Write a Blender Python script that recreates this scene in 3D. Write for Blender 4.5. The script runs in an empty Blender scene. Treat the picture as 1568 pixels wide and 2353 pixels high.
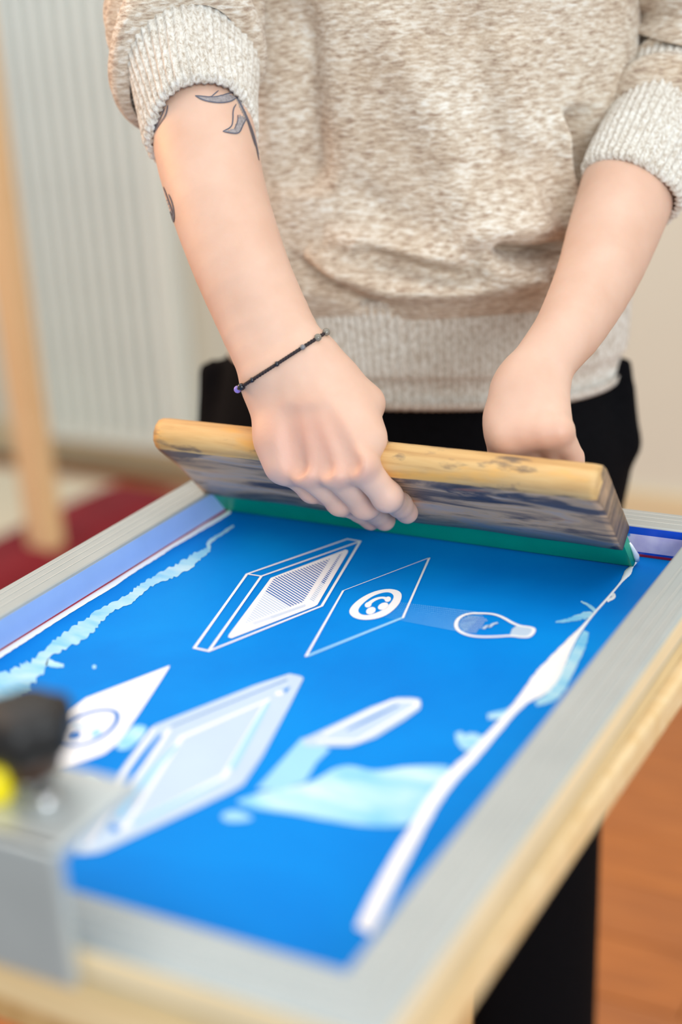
import bpy, bmesh, math, random
import numpy as np
from mathutils import Vector, Matrix
from mathutils.bvhtree import BVHTree
from mathutils.geometry import tessellate_polygon

random.seed(7)
rng = np.random.default_rng(7)
scene = bpy.context.scene
col = scene.collection

# ------------------------------------------------------------------ camera
FPX = 3346.86
CX, CY = 784.0, 1176.5
CAMZ = 1.2
RM = np.array([[0.88049075, -0.11765947, 0.45923011],
               [0.47053999, 0.33479323, -0.81639795],
               [-0.05769018, 0.93491697, 0.35014583]])
CAM = np.array([0, 0, CAMZ])
cd = bpy.data.cameras.new('camera')
cam = bpy.data.objects.new('camera', cd)
col.objects.link(cam)
m4 = Matrix([list(RM[0]) + [0], list(RM[1]) + [0], list(RM[2]) + [CAMZ], [0, 0, 0, 1]])
cam.matrix_world = m4
cd.sensor_fit = 'VERTICAL'
cd.sensor_height = 36.0
cd.sensor_width = 24.0
cd.lens = 51.206
cd.clip_start = 0.05
cd.dof.use_dof = True
cd.dof.focus_distance = 0.985
cd.dof.aperture_fstop = 2.0
cd.dof.aperture_blades = 9
scene.camera = cam

# ------------------------------------------------------------------ world, lights, exposure
world = bpy.data.worlds.new('world')
scene.world = world
world.use_nodes = True
bgn = world.node_tree.nodes['Background']
bgn.inputs[0].default_value = (0.92, 0.97, 1.0, 1)
bgn.inputs[1].default_value = 0.70


def area(name, loc, target, size, sizey, power, color):
    l = bpy.data.lights.new(name, 'AREA')
    l.shape = 'RECTANGLE'
    l.size, l.size_y = size, sizey
    l.energy = power
    l.color = color
    o = bpy.data.objects.new(name, l)
    col.objects.link(o)
    o.location = loc
    o.rotation_euler = (Vector(target) - Vector(loc)).to_track_quat('-Z', 'Y').to_euler()
    return o


area('ceiling_light', (-0.8, 1.2, 2.9), (-0.8, 1.2, 0), 3.0, 2.8, 42, (1.0, 0.98, 0.95))
area('window_light', (2.2, -1.5, 1.9), (-0.5, 1.0, 0.95), 2.0, 1.8, 96, (0.88, 0.95, 1.0))
area('warm_bounce_fill', (-2.1, 0.75, 1.6), (-0.55, 0.9, 1.1), 0.7, 0.7, 22, (1.0, 0.52, 0.20))  # added warm fill, stands in for bounce light from the left

scene.view_settings.view_transform = 'Standard'
scene.view_settings.look = 'None'
scene.view_settings.gamma = 1.0
scene.view_settings.exposure = 0.0
scene.view_settings.use_curve_mapping = False


# ------------------------------------------------------------------ geometry helpers
def ray(x, y):
    return RM @ (np.array([x - CX, -(y - CY), -FPX]) / FPX)


def U(x, y, d):
    """point of the place that stands at depth d along the view"""
    return ray(x, y) * d + CAM


def onZ(x, y, z):
    r = ray(x, y)
    return CAM + r * ((z - CAMZ) / r[2])


def onY(x, y, yy):
    r = ray(x, y)
    return CAM + r * (yy / r[1])


def proj(P):
    q = (np.asarray(P, float) - CAM) @ RM
    return np.stack([CX + q[..., 0] / -q[..., 2] * FPX, CY - q[..., 1] / -q[..., 2] * FPX, -q[..., 2]], -1)


def srgb(r, g, b):
    f = lambda c: (c / 255 / 12.92) if c / 255 < 0.04045 else ((c / 255 + 0.055) / 1.055) ** 2.4
    return (f(r), f(g), f(b), 1)


def new_obj(name, me, mat=None, parent=None):
    o = bpy.data.objects.new(name, me)
    col.objects.link(o)
    if mat is not None:
        me.materials.append(mat)
    if parent is not None:
        o.parent = parent
    return o


def mesh_obj(name, verts, faces, mat=None, parent=None, smooth=True):
    me = bpy.data.meshes.new(name)
    me.from_pydata([tuple(map(float, v)) for v in verts], [], [tuple(map(int, f)) for f in faces])
    me.update()
    if smooth:
        me.shade_smooth()
    return new_obj(name, me, mat, parent)


def bm_obj(name, bm, mat=None, parent=None, smooth=False):
    me = bpy.data.meshes.new(name)
    bm.normal_update()
    bm.to_mesh(me)
    bm.free()
    if smooth:
        me.shade_smooth()
    return new_obj(name, me, mat, parent)


def empty(name, loc=(0, 0, 0), rz=0.0):
    o = bpy.data.objects.new(name, None)
    col.objects.link(o)
    o.location = loc
    o.rotation_euler = (0, 0, rz)
    o.empty_display_size = 0.05
    return o


def tag(o, label=None, cat=None, group=None, kind=None):
    if label:
        o['label'] = label
    if cat:
        o['category'] = cat
    if group:
        o['group'] = group
    if kind:
        o['kind'] = kind
    return o


def add_box(bm, c, s, bev=0.0, seg=2):
    r = bmesh.ops.create_cube(bm, size=1.0)
    vs = r['verts']
    bmesh.ops.scale(bm, vec=s, verts=vs)
    bmesh.ops.translate(bm, vec=c, verts=vs)
    if bev > 0:
        es = list({e for v in vs for e in v.link_edges})
        bmesh.ops.bevel(bm, geom=es, offset=bev, segments=seg, affect='EDGES', profile=0.5)


def box_obj(name, c, s, mat, parent=None, bev=0.0, smooth=False):
    bm = bmesh.new()
    add_box(bm, c, s, bev)
    return bm_obj(name, bm, mat, parent, smooth)


def lathe(name, prof, mat, parent=None, n=32, loc=(0, 0, 0)):
    vs, fs = [], []
    for (r, z) in prof:
        for i in range(n):
            a = 2 * math.pi * i / n
            vs.append((loc[0] + r * math.cos(a), loc[1] + r * math.sin(a), loc[2] + z))
    for j in range(len(prof) - 1):
        for i in range(n):
            fs.append((j * n + i, j * n + (i + 1) % n, (j + 1) * n + (i + 1) % n, (j + 1) * n + i))
    fs.append(tuple(range(n))[::-1])
    fs.append(tuple((len(prof) - 1) * n + i for i in range(n)))
    return mesh_obj(name, vs, fs, mat, parent)


def tube(name, pts, rad, mat, parent=None, n=8, closed=False):
    pts = [np.asarray(p, float) for p in pts]
    rads = rad if hasattr(rad, '__len__') else [rad] * len(pts)
    vs, fs = [], []
    N = len(pts)
    up = np.array([0.13, 0.31, 0.94])
    for i, p in enumerate(pts):
        a = pts[(i - 1) % N] if closed or i > 0 else p
        b = pts[(i + 1) % N] if closed or i < N - 1 else p
        t = b - a
        t /= np.linalg.norm(t)
        s = np.cross(t, up)
        s /= np.linalg.norm(s)
        w = np.cross(s, t)
        for k in range(n):
            an = 2 * math.pi * k / n
            vs.append(p + rads[i] * (math.cos(an) * s + math.sin(an) * w))
    for i in range(N if closed else N - 1):
        j = (i + 1) % N
        for k in range(n):
            fs.append((i * n + k, i * n + (k + 1) % n, j * n + (k + 1) % n, j * n + k))
    if not closed:
        fs.append(tuple(range(n))[::-1])
        fs.append(tuple((N - 1) * n + k for k in range(n)))
    return mesh_obj(name, vs, fs, mat, parent)


# ------------------------------------------------------------------ materials
def nmat(name):
    m = bpy.data.materials.new(name)
    m.use_nodes = True
    nt = m.node_tree
    b = nt.nodes['Principled BSDF']
    return m, nt, b


def N(nt, typ, **kw):
    n = nt.nodes.new(typ)
    for k, v in kw.items():
        setattr(n, k, v)
    return n


def coords(nt, scale=(1, 1, 1), rot=(0, 0, 0)):
    tc = N(nt, 'ShaderNodeTexCoord')
    mp = N(nt, 'ShaderNodeMapping')
    mp.inputs['Scale'].default_value = scale
    mp.inputs['Rotation'].default_value = rot
    nt.links.new(tc.outputs['Object'], mp.inputs['Vector'])
    return mp.outputs['Vector']


def noise(nt, vec, scale=5, detail=4, rough=0.5, dist=0.0):
    n = N(nt, 'ShaderNodeTexNoise')
    n.inputs['Scale'].default_value = scale
    n.inputs['Detail'].default_value = detail
    n.inputs['Roughness'].default_value = rough
    n.inputs['Distortion'].default_value = dist
    nt.links.new(vec, n.inputs['Vector'])
    return n.outputs['Fac']


def ramp(nt, fac, stops):
    r = N(nt, 'ShaderNodeValToRGB')
    e = r.color_ramp.elements
    while len(e) < len(stops):
        e.new(0.5)
    for el, (p, c) in zip(e, stops):
        el.position = p
        el.color = c if len(c) == 4 else (*c, 1)
    nt.links.new(fac, r.inputs['Fac'])
    return r.outputs['Color']


def mixc(nt, fac, a, b, typ='MIX'):
    n = N(nt, 'ShaderNodeMix', data_type='RGBA', blend_type=typ)
    for sock, v in ((n.inputs[0], fac), (n.inputs[6], a), (n.inputs[7], b)):
        if isinstance(v, (int, float, tuple)):
            sock.default_value = v
        else:
            nt.links.new(v, sock)
    return n.outputs[2]


def math_n(nt, op, a, b=0.0, c=0.0, clamp=False):
    n = N(nt, 'ShaderNodeMath', operation=op, use_clamp=clamp)
    for sock, v in zip(n.inputs, (a, b, c)):
        if isinstance(v, (int, float)):
            sock.default_value = v
        else:
            nt.links.new(v, sock)
    return n.outputs[0]


def bump(nt, b, h, strength=0.3, dist=0.001):
    n = N(nt, 'ShaderNodeBump')
    n.inputs['Strength'].default_value = strength
    n.inputs['Distance'].default_value = dist
    nt.links.new(h, n.inputs['Height'])
    nt.links.new(n.outputs[0], b.inputs['Normal'])


def simple(name, c, rough=0.5, metal=0.0, var=0.08, scale=30, coat=0.0):
    m, nt, b = nmat(name)
    v = coords(nt)
    f = noise(nt, v, scale, 4)
    lo = tuple(x * (1 - var) for x in c[:3]) + (1,)
    hi = tuple(min(1, x * (1 + var)) for x in c[:3]) + (1,)
    nt.links.new(ramp(nt, f, [(0.3, lo), (0.7, hi)]), b.inputs['Base Color'])
    b.inputs['Roughness'].default_value = rough
    b.inputs['Metallic'].default_value = metal
    b.inputs['Coat Weight'].default_value = coat
    return m


def wood(name, c1, c2, scale=(3, 30, 30), rough=0.5):
    m, nt, b = nmat(name)
    v = coords(nt, scale)
    f = noise(nt, v, 3.0, 6, 0.6, 0.6)
    nt.links.new(ramp(nt, f, [(0.3, c1), (0.7, c2)]), b.inputs['Base Color'])
    b.inputs['Roughness'].default_value = rough
    bump(nt, b, f, 0.15, 0.001)
    return m


M = {}
# aluminium with fine drawn lines
m, nt, b = nmat('aluminium')
v = coords(nt, (9, 9, 9))
f = noise(nt, v, 2.0, 3)
nt.links.new(ramp(nt, f, [(0.3, srgb(172, 180, 180)), (0.7, srgb(183, 190, 189))]), b.inputs['Base Color'])
b.inputs['Metallic'].default_value = 0.35
b.inputs['Roughness'].default_value = 0.42
M['alu'] = m
M['alu_line'] = simple('aluminium_ridge', srgb(212, 215, 212), 0.3, 0.4, 0.04)

# blue emulsion on the mesh
m, nt, b = nmat('blue_emulsion')
v = coords(nt)
f = noise(nt, v, 7.0, 4, 0.55, 0.3)
f2 = noise(nt, v, 900.0, 1)
c = ramp(nt, f, [(0.25, srgb(0, 116, 206)), (0.55, srgb(0, 132, 220)), (0.8, srgb(0, 142, 226))])
nt.links.new(c, b.inputs['Base Color'])
b.inputs['Roughness'].default_value = 0.5
b.inputs['Specular IOR Level'].default_value = 0.07
bump(nt, b, f2, 0.08, 0.0003)
M['blue'] = m
M['stencil'] = simple('stencil_white', srgb(238, 240, 244), 0.55, 0, 0.015, 40)
M['stencil_pale'] = simple('stencil_pale', srgb(184, 206, 228), 0.5, 0, 0.03, 18)
M['stencil_mid'] = simple('stencil_half', srgb(150, 208, 243), 0.5, 0, 0.05, 14)
M['stencil_blue'] = simple('stencil_blue', srgb(30, 120, 205), 0.45, 0, 0.08, 14)
M['hatch_blue'] = simple('hatch_blue', srgb(10, 92, 178), 0.45, 0, 0.05, 20)
M['hatch_pale'] = simple('hatch_pale', srgb(176, 204, 234), 0.45, 0, 0.05, 20)
M['halftone'] = simple('halftone_dot', srgb(150, 214, 246), 0.45, 0, 0.06, 60)
M['ink'] = simple('white_ink', srgb(250, 251, 252), 0.22, 0, 0.015, 60, 0.3)
# thin smear of white ink wiped over blue
m, nt, b = nmat('ink_smear')
v = coords(nt, (14, 40, 30), (0, 0, 0.25))
f = noise(nt, v, 1.6, 5, 0.6, 0.4)
nt.links.new(ramp(nt, f, [(0.28, srgb(96, 188, 236)), (0.48, srgb(160, 216, 240)), (0.72, srgb(206, 234, 244))]), b.inputs['Base Color'])
b.inputs['Roughness'].default_value = 0.35
M['smear'] = m

# green rubber, red cloth, black plastics
M['green'] = simple('green_rubber', srgb(0, 158, 118), 0.35, 0, 0.06, 40)
M['black_plastic'] = simple('black_plastic', srgb(17, 14, 13), 0.5, 0, 0.2, 40)
M['brown_plastic'] = simple('brown_plastic', srgb(58, 36, 24), 0.35, 0, 0.25, 60)
M['steel'] = simple('steel', srgb(205, 205, 205), 0.18, 1.0, 0.05, 60)
M['yellow'] = simple('yellow_plastic', srgb(236, 214, 0), 0.4, 0, 0.05, 60)
M['clamp'] = simple('clamp_metal', srgb(196, 203, 203), 0.42, 0.55, 0.05, 30)
M['maroon'] = simple('maroon_cloth', srgb(128, 22, 34), 0.9, 0, 0.15, 12)

# squeegee wood: clean end grain top, ink-stained faces
m, nt, b = nmat('squeegee_wood')
tc = N(nt, 'ShaderNodeTexCoord')
sx = N(nt, 'ShaderNodeSeparateXYZ')
nt.links.new(tc.outputs['Object'], sx.inputs[0])
vg = coords(nt, (5, 60, 60))
fg = noise(nt, vg, 2.2, 7, 0.62, 0.5)
pale = ramp(nt, fg, [(0.25, srgb(184, 138, 82)), (0.5, srgb(212, 170, 110)), (0.8, srgb(224, 190, 134))])
vo = coords(nt, (14, 40, 40))
fo = noise(nt, vo, 1.3, 3)
pale = mixc(nt, ramp(nt, fo, [(0.56, (0, 0, 0)), (0.68, (0.6, 0.6, 0.6))]), pale, srgb(240, 172, 70))
vd0 = coords(nt, (22, 60, 60), (0, 0, 0.3))
fd0 = noise(nt, vd0, 1.1, 5)
pale = mixc(nt, ramp(nt, fd0, [(0.55, (0, 0, 0)), (0.63, (0.8, 0.8, 0.8))]), pale, srgb(92, 80, 74))
vs_ = coords(nt, (6, 1, 36))
fs_ = noise(nt, vs_, 1.7, 7, 0.6, 0.9)
stain = ramp(nt, fs_, [(0.28, srgb(50, 46, 50)), (0.40, srgb(128, 106, 92)), (0.52, srgb(210, 168, 128)), (0.62, srgb(188, 166, 152)), (0.75, srgb(134, 108, 92))])
vb_ = coords(nt, (8, 1, 24))
fb_ = noise(nt, vb_, 1.2, 5, 0.55, 1.2)
stain = mixc(nt, ramp(nt, fb_, [(0.56, (0, 0, 0)), (0.63, (0.85, 0.85, 0.85))]), stain, srgb(48, 52, 68))
vr_ = coords(nt, (9, 1, 60))
fr_ = noise(nt, vr_, 2.1, 4)
stain = mixc(nt, ramp(nt, fr_, [(0.66, (0, 0, 0)), (0.74, (0.6, 0.6, 0.6))]), stain, srgb(176, 104, 76))
edge = math_n(nt, 'MULTIPLY_ADD', fd0, 0.006, sx.outputs[2])
sel = math_n(nt, 'MULTIPLY_ADD', edge, 900.0, -900.0 * 0.1105, True)
endsel = math_n(nt, 'MULTIPLY', sel, 1.0)
colr = mixc(nt, endsel, stain, pale)
# dark worn end faces
ax = math_n(nt, 'ABSOLUTE', sx.outputs[0])
es = math_n(nt, 'MULTIPLY_ADD', ax, 600.0, -600.0 * 0.1642, True)
endc = ramp(nt, fg, [(0.3, srgb(88, 74, 66)), (0.7, srgb(150, 124, 100))])
colr = mixc(nt, math_n(nt, 'MULTIPLY', es, math_n(nt, 'SUBTRACT', 1.0, math_n(nt, 'MULTIPLY', sel, 0.75))), colr, endc)
nt.links.new(colr, b.inputs['Base Color'])
b.inputs['Roughness'].default_value = 0.55
bump(nt, b, fg, 0.2, 0.0006)
M['sqwood'] = m

M['table'] = wood('table_wood', srgb(222, 186, 130), srgb(238, 212, 168), (4, 30, 30))
M['table_leg'] = wood('table_leg_wood', srgb(190, 148, 92), srgb(214, 176, 120), (30, 30, 4))
M['post'] = wood('post_wood', srgb(222, 186, 138), srgb(234, 204, 160), (30, 30, 4), 0.6)

# floor planks: warm brown wood
m, nt, b = nmat('floor_wood')
v = coords(nt, (3, 24, 24))
oi = N(nt, 'ShaderNodeObjectInfo')
f = noise(nt, v, 2.0, 6, 0.6, 0.5)
c = ramp(nt, f, [(0.25, srgb(138, 78, 34)), (0.55, srgb(176, 104, 44)), (0.8, srgb(198, 126, 62))])
c = mixc(nt, math_n(nt, 'MULTIPLY', oi.outputs['Random'], 0.45), c, srgb(150, 92, 54))
nt.links.new(c, b.inputs['Base Color'])
b.inputs['Roughness'].default_value = 0.45
M['floor'] = m
M['floor_base'] = simple('floor_base', srgb(70, 42, 24), 0.8)
M['wall'] = simple('wall_paint', srgb(208, 206, 191), 0.85, 0, 0.02, 3)
M['panel'] = simple('white_lacquer', srgb(238, 244, 239), 0.45, 0, 0.02, 6)
M['skirting'] = simple('skirting_paint', srgb(214, 196, 158), 0.6, 0, 0.03, 6)

# inner tape of the screen
m, nt, b = nmat('lavender_tape')
v = coords(nt, (1, 1, 1))
f = noise(nt, v, 34, 3, 0.5)
f2 = noise(nt, v, 90, 3, 0.5)
c = ramp(nt, f2, [(0.3, srgb(186, 176, 222)), (0.7, srgb(212, 204, 234))])
c = mixc(nt, ramp(nt, f, [(0.57, (0, 0, 0)), (0.6, (1, 1, 1))]), c, srgb(30, 128, 190))
nt.links.new(c, b.inputs['Base Color'])
b.inputs['Roughness'].default_value = 0.3
M['tape_back'] = m
M['tape_left_refl'] = simple('blue_reflection_tape', srgb(150, 178, 226), 0.28, 0, 0.06, 22)  # reflection of the blue mesh and some emulsion stain put into the colour
M['tape_blue'] = simple('deep_blue_tape', srgb(20, 70, 190), 0.3, 0, 0.15, 60)
M['tape_red'] = simple('red_tape_edge', srgb(150, 20, 50), 0.35, 0, 0.15, 40)

# skin
m, nt, b = nmat('skin')
v = coords(nt)
f = noise(nt, v, 26, 4, 0.55)
base = ramp(nt, f, [(0.3, srgb(214, 173, 149)), (0.7, srgb(223, 186, 164))])
at = N(nt, 'ShaderNodeAttribute', attribute_name='flush')
base = mixc(nt, math_n(nt, 'MULTIPLY', at.outputs['Fac'], 0.55), base, srgb(220, 148, 126))
nt.links.new(base, b.inputs['Base Color'])
b.inputs['Subsurface Weight'].default_value = 0.35
b.inputs['Subsurface Radius'].default_value = (1.0, 0.35, 0.18)
b.inputs['Subsurface Scale'].default_value = 0.006
b.inputs['Roughness'].default_value = 0.48
b.inputs['Specular IOR Level'].default_value = 0.4
f3 = noise(nt, v, 420, 3, 0.6)
f4 = noise(nt, v, 90, 3, 0.6)
bump(nt, b, math_n(nt, 'ADD', math_n(nt, 'MULTIPLY', f3, 0.4), f4), 0.12, 0.0012)
M['skin'] = m
M['tattoo'] = simple('tattoo_ink', srgb(92, 92, 104), 0.5, 0, 0.15, 300)
M['tattoo_grey'] = simple('tattoo_shade', srgb(150, 142, 142), 0.5, 0, 0.25, 500)


def knit(name, sc, lo, mid, hi, bstr, mul=0.5):
    m, nt, b = nmat(name)
    v = coords(nt, sc)
    f = noise(nt, v, 1.0, 3, 0.6, 0.3)
    v2 = coords(nt, (14, 14, 18))
    f2 = noise(nt, v2, 1.0, 3, 0.6)
    c = ramp(nt, f, [(0.3, lo), (0.5, mid), (0.66, hi)])
    c = mixc(nt, ramp(nt, f2, [(0.35, (0, 0, 0)), (0.7, (mul, mul, mul))]), c, srgb(206, 178, 142), 'MULTIPLY')
    v3 = coords(nt, (1500, 1500, 900))
    f3 = noise(nt, v3, 1.0, 2, 0.6)
    c = mixc(nt, math_n(nt, 'MULTIPLY', f3, 0.3), c, srgb(236, 232, 224))
    nt.links.new(c, b.inputs['Base Color'])
    b.inputs['Roughness'].default_value = 0.95
    b.inputs['Specular IOR Level'].default_value = 0.1
    b.inputs['Sheen Weight'].default_value = 0.25
    b.inputs['Sheen Roughness'].default_value = 0.6
    bump(nt, b, math_n(nt, 'ADD', f, math_n(nt, 'MULTIPLY', f3, 0.5)), bstr, 0.002)
    return m


M['knit'] = knit('wool_knit', (120, 120, 430), srgb(150, 116, 86), srgb(212, 194, 170), srgb(240, 235, 224), 0.6, 0.6)
M['rib'] = knit('wool_rib', (420, 420, 240), srgb(166, 146, 122), srgb(216, 209, 197), srgb(236, 234, 227), 0.5, 0.22)
M['trousers'] = simple('black_denim', srgb(11, 11, 14), 1.0, 0, 0.2, 200)
M['trousers'].node_tree.nodes['Principled BSDF'].inputs['Specular IOR Level'].default_value = 0.1
M['tshirt'] = simple('pale_blue_cotton', srgb(206, 218, 230), 0.9, 0, 0.03, 60)
M['shoe'] = simple('dark_shoe', srgb(40, 38, 38), 0.6)
M['hair'] = simple('brown_hair', srgb(84, 60, 42), 0.6, 0, 0.3, 120)
M['cord'] = simple('braided_cord', srgb(38, 26, 30), 0.7, 0, 0.5, 700)
M['bead_dark'] = simple('dark_bead', srgb(26, 26, 34), 0.12)
M['bead_grey'] = simple('grey_bead', srgb(120, 118, 120), 0.12)
M['bead_violet'] = simple('violet_bead', srgb(150, 130, 214), 0.15)
m, nt, b = nmat('clear_bead')
b.inputs['Base Color'].default_value = srgb(236, 226, 206)
b.inputs['Transmission Weight'].default_value = 0.75
b.inputs['Roughness'].default_value = 0.05
M['bead_clear'] = m

# ================================================================== THE ROOM
floor = box_obj('floor', (-0.9, 1.2, -0.03), (7.0, 5.0, 0.04), M['floor_base'])
tag(floor, 'warm brown wooden plank floor', 'floor', kind='structure')
WALL_Y = 2.9
pl_w, pl_l = 0.12, 1.4
pm = None
for r in range(24):
    y = 0.15 + r * pl_w
    off = (r * 0.53) % pl_l
    for k in range(4):
        x = -3.4 + off + k * pl_l - pl_l / 2
        if x < -3.6 or x > 1.6 or y > WALL_Y - 0.05:
            continue
        if pm is None:
            bm = bmesh.new()
            add_box(bm, (0, 0, -0.006), (pl_l - 0.003, pl_w - 0.003, 0.012), 0.0012, 1)
            o = bm_obj('plank', bm, M['floor'], floor)
            pm = o.data
        else:
            o = new_obj('plank', pm, None, floor)
        o.location = (x, y, 0.002)

wall = box_obj('wall_back', (-0.9, WALL_Y + 0.06, 1.5), (7.0, 0.12, 3.1), M['wall'])
tag(wall, 'cream painted wall behind the person', 'wall', kind='structure')
sk = box_obj('baseboard_back', (-0.9, WALL_Y - 0.008, 0.05), (7.0, 0.016, 0.1), M['skirting'], None, 0.003)
tag(sk, 'cream skirting board along the back wall', 'baseboard', kind='structure')

# white ribbed panel (vertical ribs) standing in front of the wall
PY = WALL_Y - 0.07
xa, xb = onY(15, 900, PY)[0], onY(418, 900, PY)[0]
zb = 0.09
panel = empty('ribbed_radiator', ((xa + xb) / 2, PY, 0))
tag(panel, 'tall white radiator with vertical ribs on the back wall', 'radiator')
pw = xb - xa
hgt = 2.1
box_obj('back_plate', (0, 0.055, zb + hgt / 2), (pw, 0.01, hgt), M['panel'], panel, 0.003)
box_obj('bottom_rail', (0, 0.01, zb + 0.02), (pw, 0.05, 0.04), M['panel'], panel, 0.008)
box_obj('top_rail', (0, 0.01, zb + hgt - 0.02), (pw, 0.05, 0.04), M['panel'], panel, 0.008)
nr = int(round(pw / 0.043))
rib_me = None
for i in range(nr):
    x = -pw / 2 + (i + 0.5) * pw / nr
    if rib_me is None:
        bm = bmesh.new()
        add_box(bm, (0, 0, 0), (pw / nr * 0.56, 0.075, hgt - 0.06), 0.009, 3)
        o = bm_obj('rib', bm, M['panel'], panel, True)
        rib_me = o.data
    else:
        o = new_obj('rib', rib_me, None, panel)
    o.location = (x, 0.005, zb + hgt / 2)

# wooden post with a white board left of it
pb = onZ(118, 1335, 0.0)
post = empty('wooden_post', (pb[0], pb[1], 0.0165))
tag(post, 'tan wooden post standing in front of the white ribbed radiator', 'post')
box_obj('upright', (0, 0, 1.1), (0.062, 0.05, 2.2), M['post'], post, 0.004)
box_obj('foot', (0, 0, 0.02), (0.075, 0.16, 0.04), M['post'], post, 0.004)
box_obj('crosspiece', (0, 0.032, 1.75), (0.05, 0.02, 0.5), M['post'], post, 0.003)

rug = empty('cream_rug', (-2.3, 2.33, 0.006))
tag(rug, 'cream woven rug on the floor below the white ribbed radiator', 'rug')
M['rug'] = simple('cream_wool', srgb(226, 214, 188), 0.95, 0, 0.06, 40)
box_obj('pile', (0, 0, 0.005), (1.5, 0.86, 0.010), M['rug'], rug, 0.003)
for sx_ in (-1, 1):
    box_obj('border', (sx_ * 0.765, 0, 0.004), (0.03, 0.86, 0.008), M['skirting'], rug, 0.002)

# dark red floor cushion behind the screen
c0 = onZ(0, 1352, 0.0)
c1 = onZ(215, 1240, 0.0)
mid = (c0 + c1) / 2
dv = c1 - c0
cush = empty('floor_cushion', (mid[0] + 0.02, mid[1] - 0.05, 0.017), math.atan2(dv[1], dv[0]) - math.pi / 2)
tag(cush, 'dark red floor cushion beyond the left bar of the screen', 'cushion')
vs, fs = [], []
n1, n2 = 30, 30
W2, L2, HH = 0.10, 0.40, 0.035
for sgn in (1, -1):
    for i in range(n1 + 1):
        for j in range(n2 + 1):
            a, bq = -1 + 2 * i / n1, -1 + 2 * j / n2
            t = max(0.0, (1 - a ** 6)) ** 0.4 * max(0.0, (1 - bq ** 6)) ** 0.4
            vs.append((a * W2, bq * L2, HH + sgn * HH * (0.12 + 0.88 * t)))
o2 = (n1 + 1) * (n2 + 1)
for i in range(n1):
    for j in range(n2):
        q = (i * (n2 + 1) + j, (i + 1) * (n2 + 1) + j, (i + 1) * (n2 + 1) + j + 1, i * (n2 + 1) + j + 1)
        fs.append(q)
        fs.append(tuple(o2 + k for k in q[::-1]))
mesh_obj('cover', vs, fs, M['maroon'], cush)
pp = [(-W2, -L2, HH), (W2, -L2, HH), (W2, L2, HH), (-W2, L2, HH)]
tube('piping', [np.array(pp[k]) * (1 - t) + np.array(pp[(k + 1) % 4]) * t for k in range(4) for t in (0, .05, .5, .95)], 0.009, M['maroon'], cush, 8, True)

# ================================================================== TABLE
ZT = CAMZ - 0.37            # top of the screen frame
ZM = CAMZ - 0.3925          # mesh
ZTAB = CAMZ - 0.3965        # table top
table = empty('print_table', (-0.42, 0.66, 0), math.radians(-1.5))
tag(table, 'small pale wooden table under the printing screen', 'table')
TX0, TX1, TY0, TY1 = -0.235, 0.216, -0.279, 0.290
TX0 = -0.235
bm = bmesh.new()
add_box(bm, ((TX0 + TX1) / 2, (TY0 + TY1) / 2, ZTAB - 0.010), (TX1 - TX0, TY1 - TY0, 0.020))
ed = [e for e in bm.edges if abs(e.verts[0].co.z - e.verts[1].co.z) > 0.01]
bmesh.ops.bevel(bm, geom=ed, offset=0.02, segments=6, affect='EDGES', profile=0.5)
ed = [e for e in bm.edges if abs(e.verts[0].co.z - e.verts[1].co.z) < 1e-5 and len(e.link_faces) == 2 and e.calc_face_angle(0) > 1]
bmesh.ops.bevel(bm, geom=ed, offset=0.003, segments=2, affect='EDGES', profile=0.5)
bm_obj('tabletop', bm, M['table'], table)
for (ax_, ay_, sx_, sy_) in ((0, -1, 1, 0), (0, 1, 1, 0), (-1, 0, 0, 1), (1, 0, 0, 1)):
    cx_ = (TX0 + TX1) / 2 + ax_ * ((TX1 - TX0) / 2 - 0.06)
    cy_ = (TY0 + TY1) / 2 + ay_ * ((TY1 - TY0) / 2 - 0.06)
    box_obj('apron', (cx_, cy_, ZTAB - 0.055), ((TX1 - TX0 - 0.16) if sx_ else 0.018, (TY1 - TY0 - 0.16) if sy_ else 0.018, 0.07), M['table_leg'], table, 0.002)
for (x, y) in ((TX0 + .06, TY0 + .06), (TX1 - .06, TY0 + .06), (TX0 + .06, TY1 - .06), (TX1 - .24, TY1 - .06)):
        box_obj('leg', (x, y, (ZTAB - 0.02) / 2 + 0.001), (0.045, 0.045, ZTAB - 0.022), M['table_leg'], table, 0.004)

# ================================================================== SCREEN
XI0, XI1, YI0, YI1 = -0.6016, -0.2408, 0.4095, 0.9074
BW = 0.0305
FH = 0.0255
screen = empty('printing_screen', ((XI0 + XI1) / 2, (YI0 + YI1) / 2, ZT - FH))
tag(screen, 'aluminium framed printing screen with bright blue mesh and white drawings', 'printing screen')
SO = np.array(screen.location)


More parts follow.
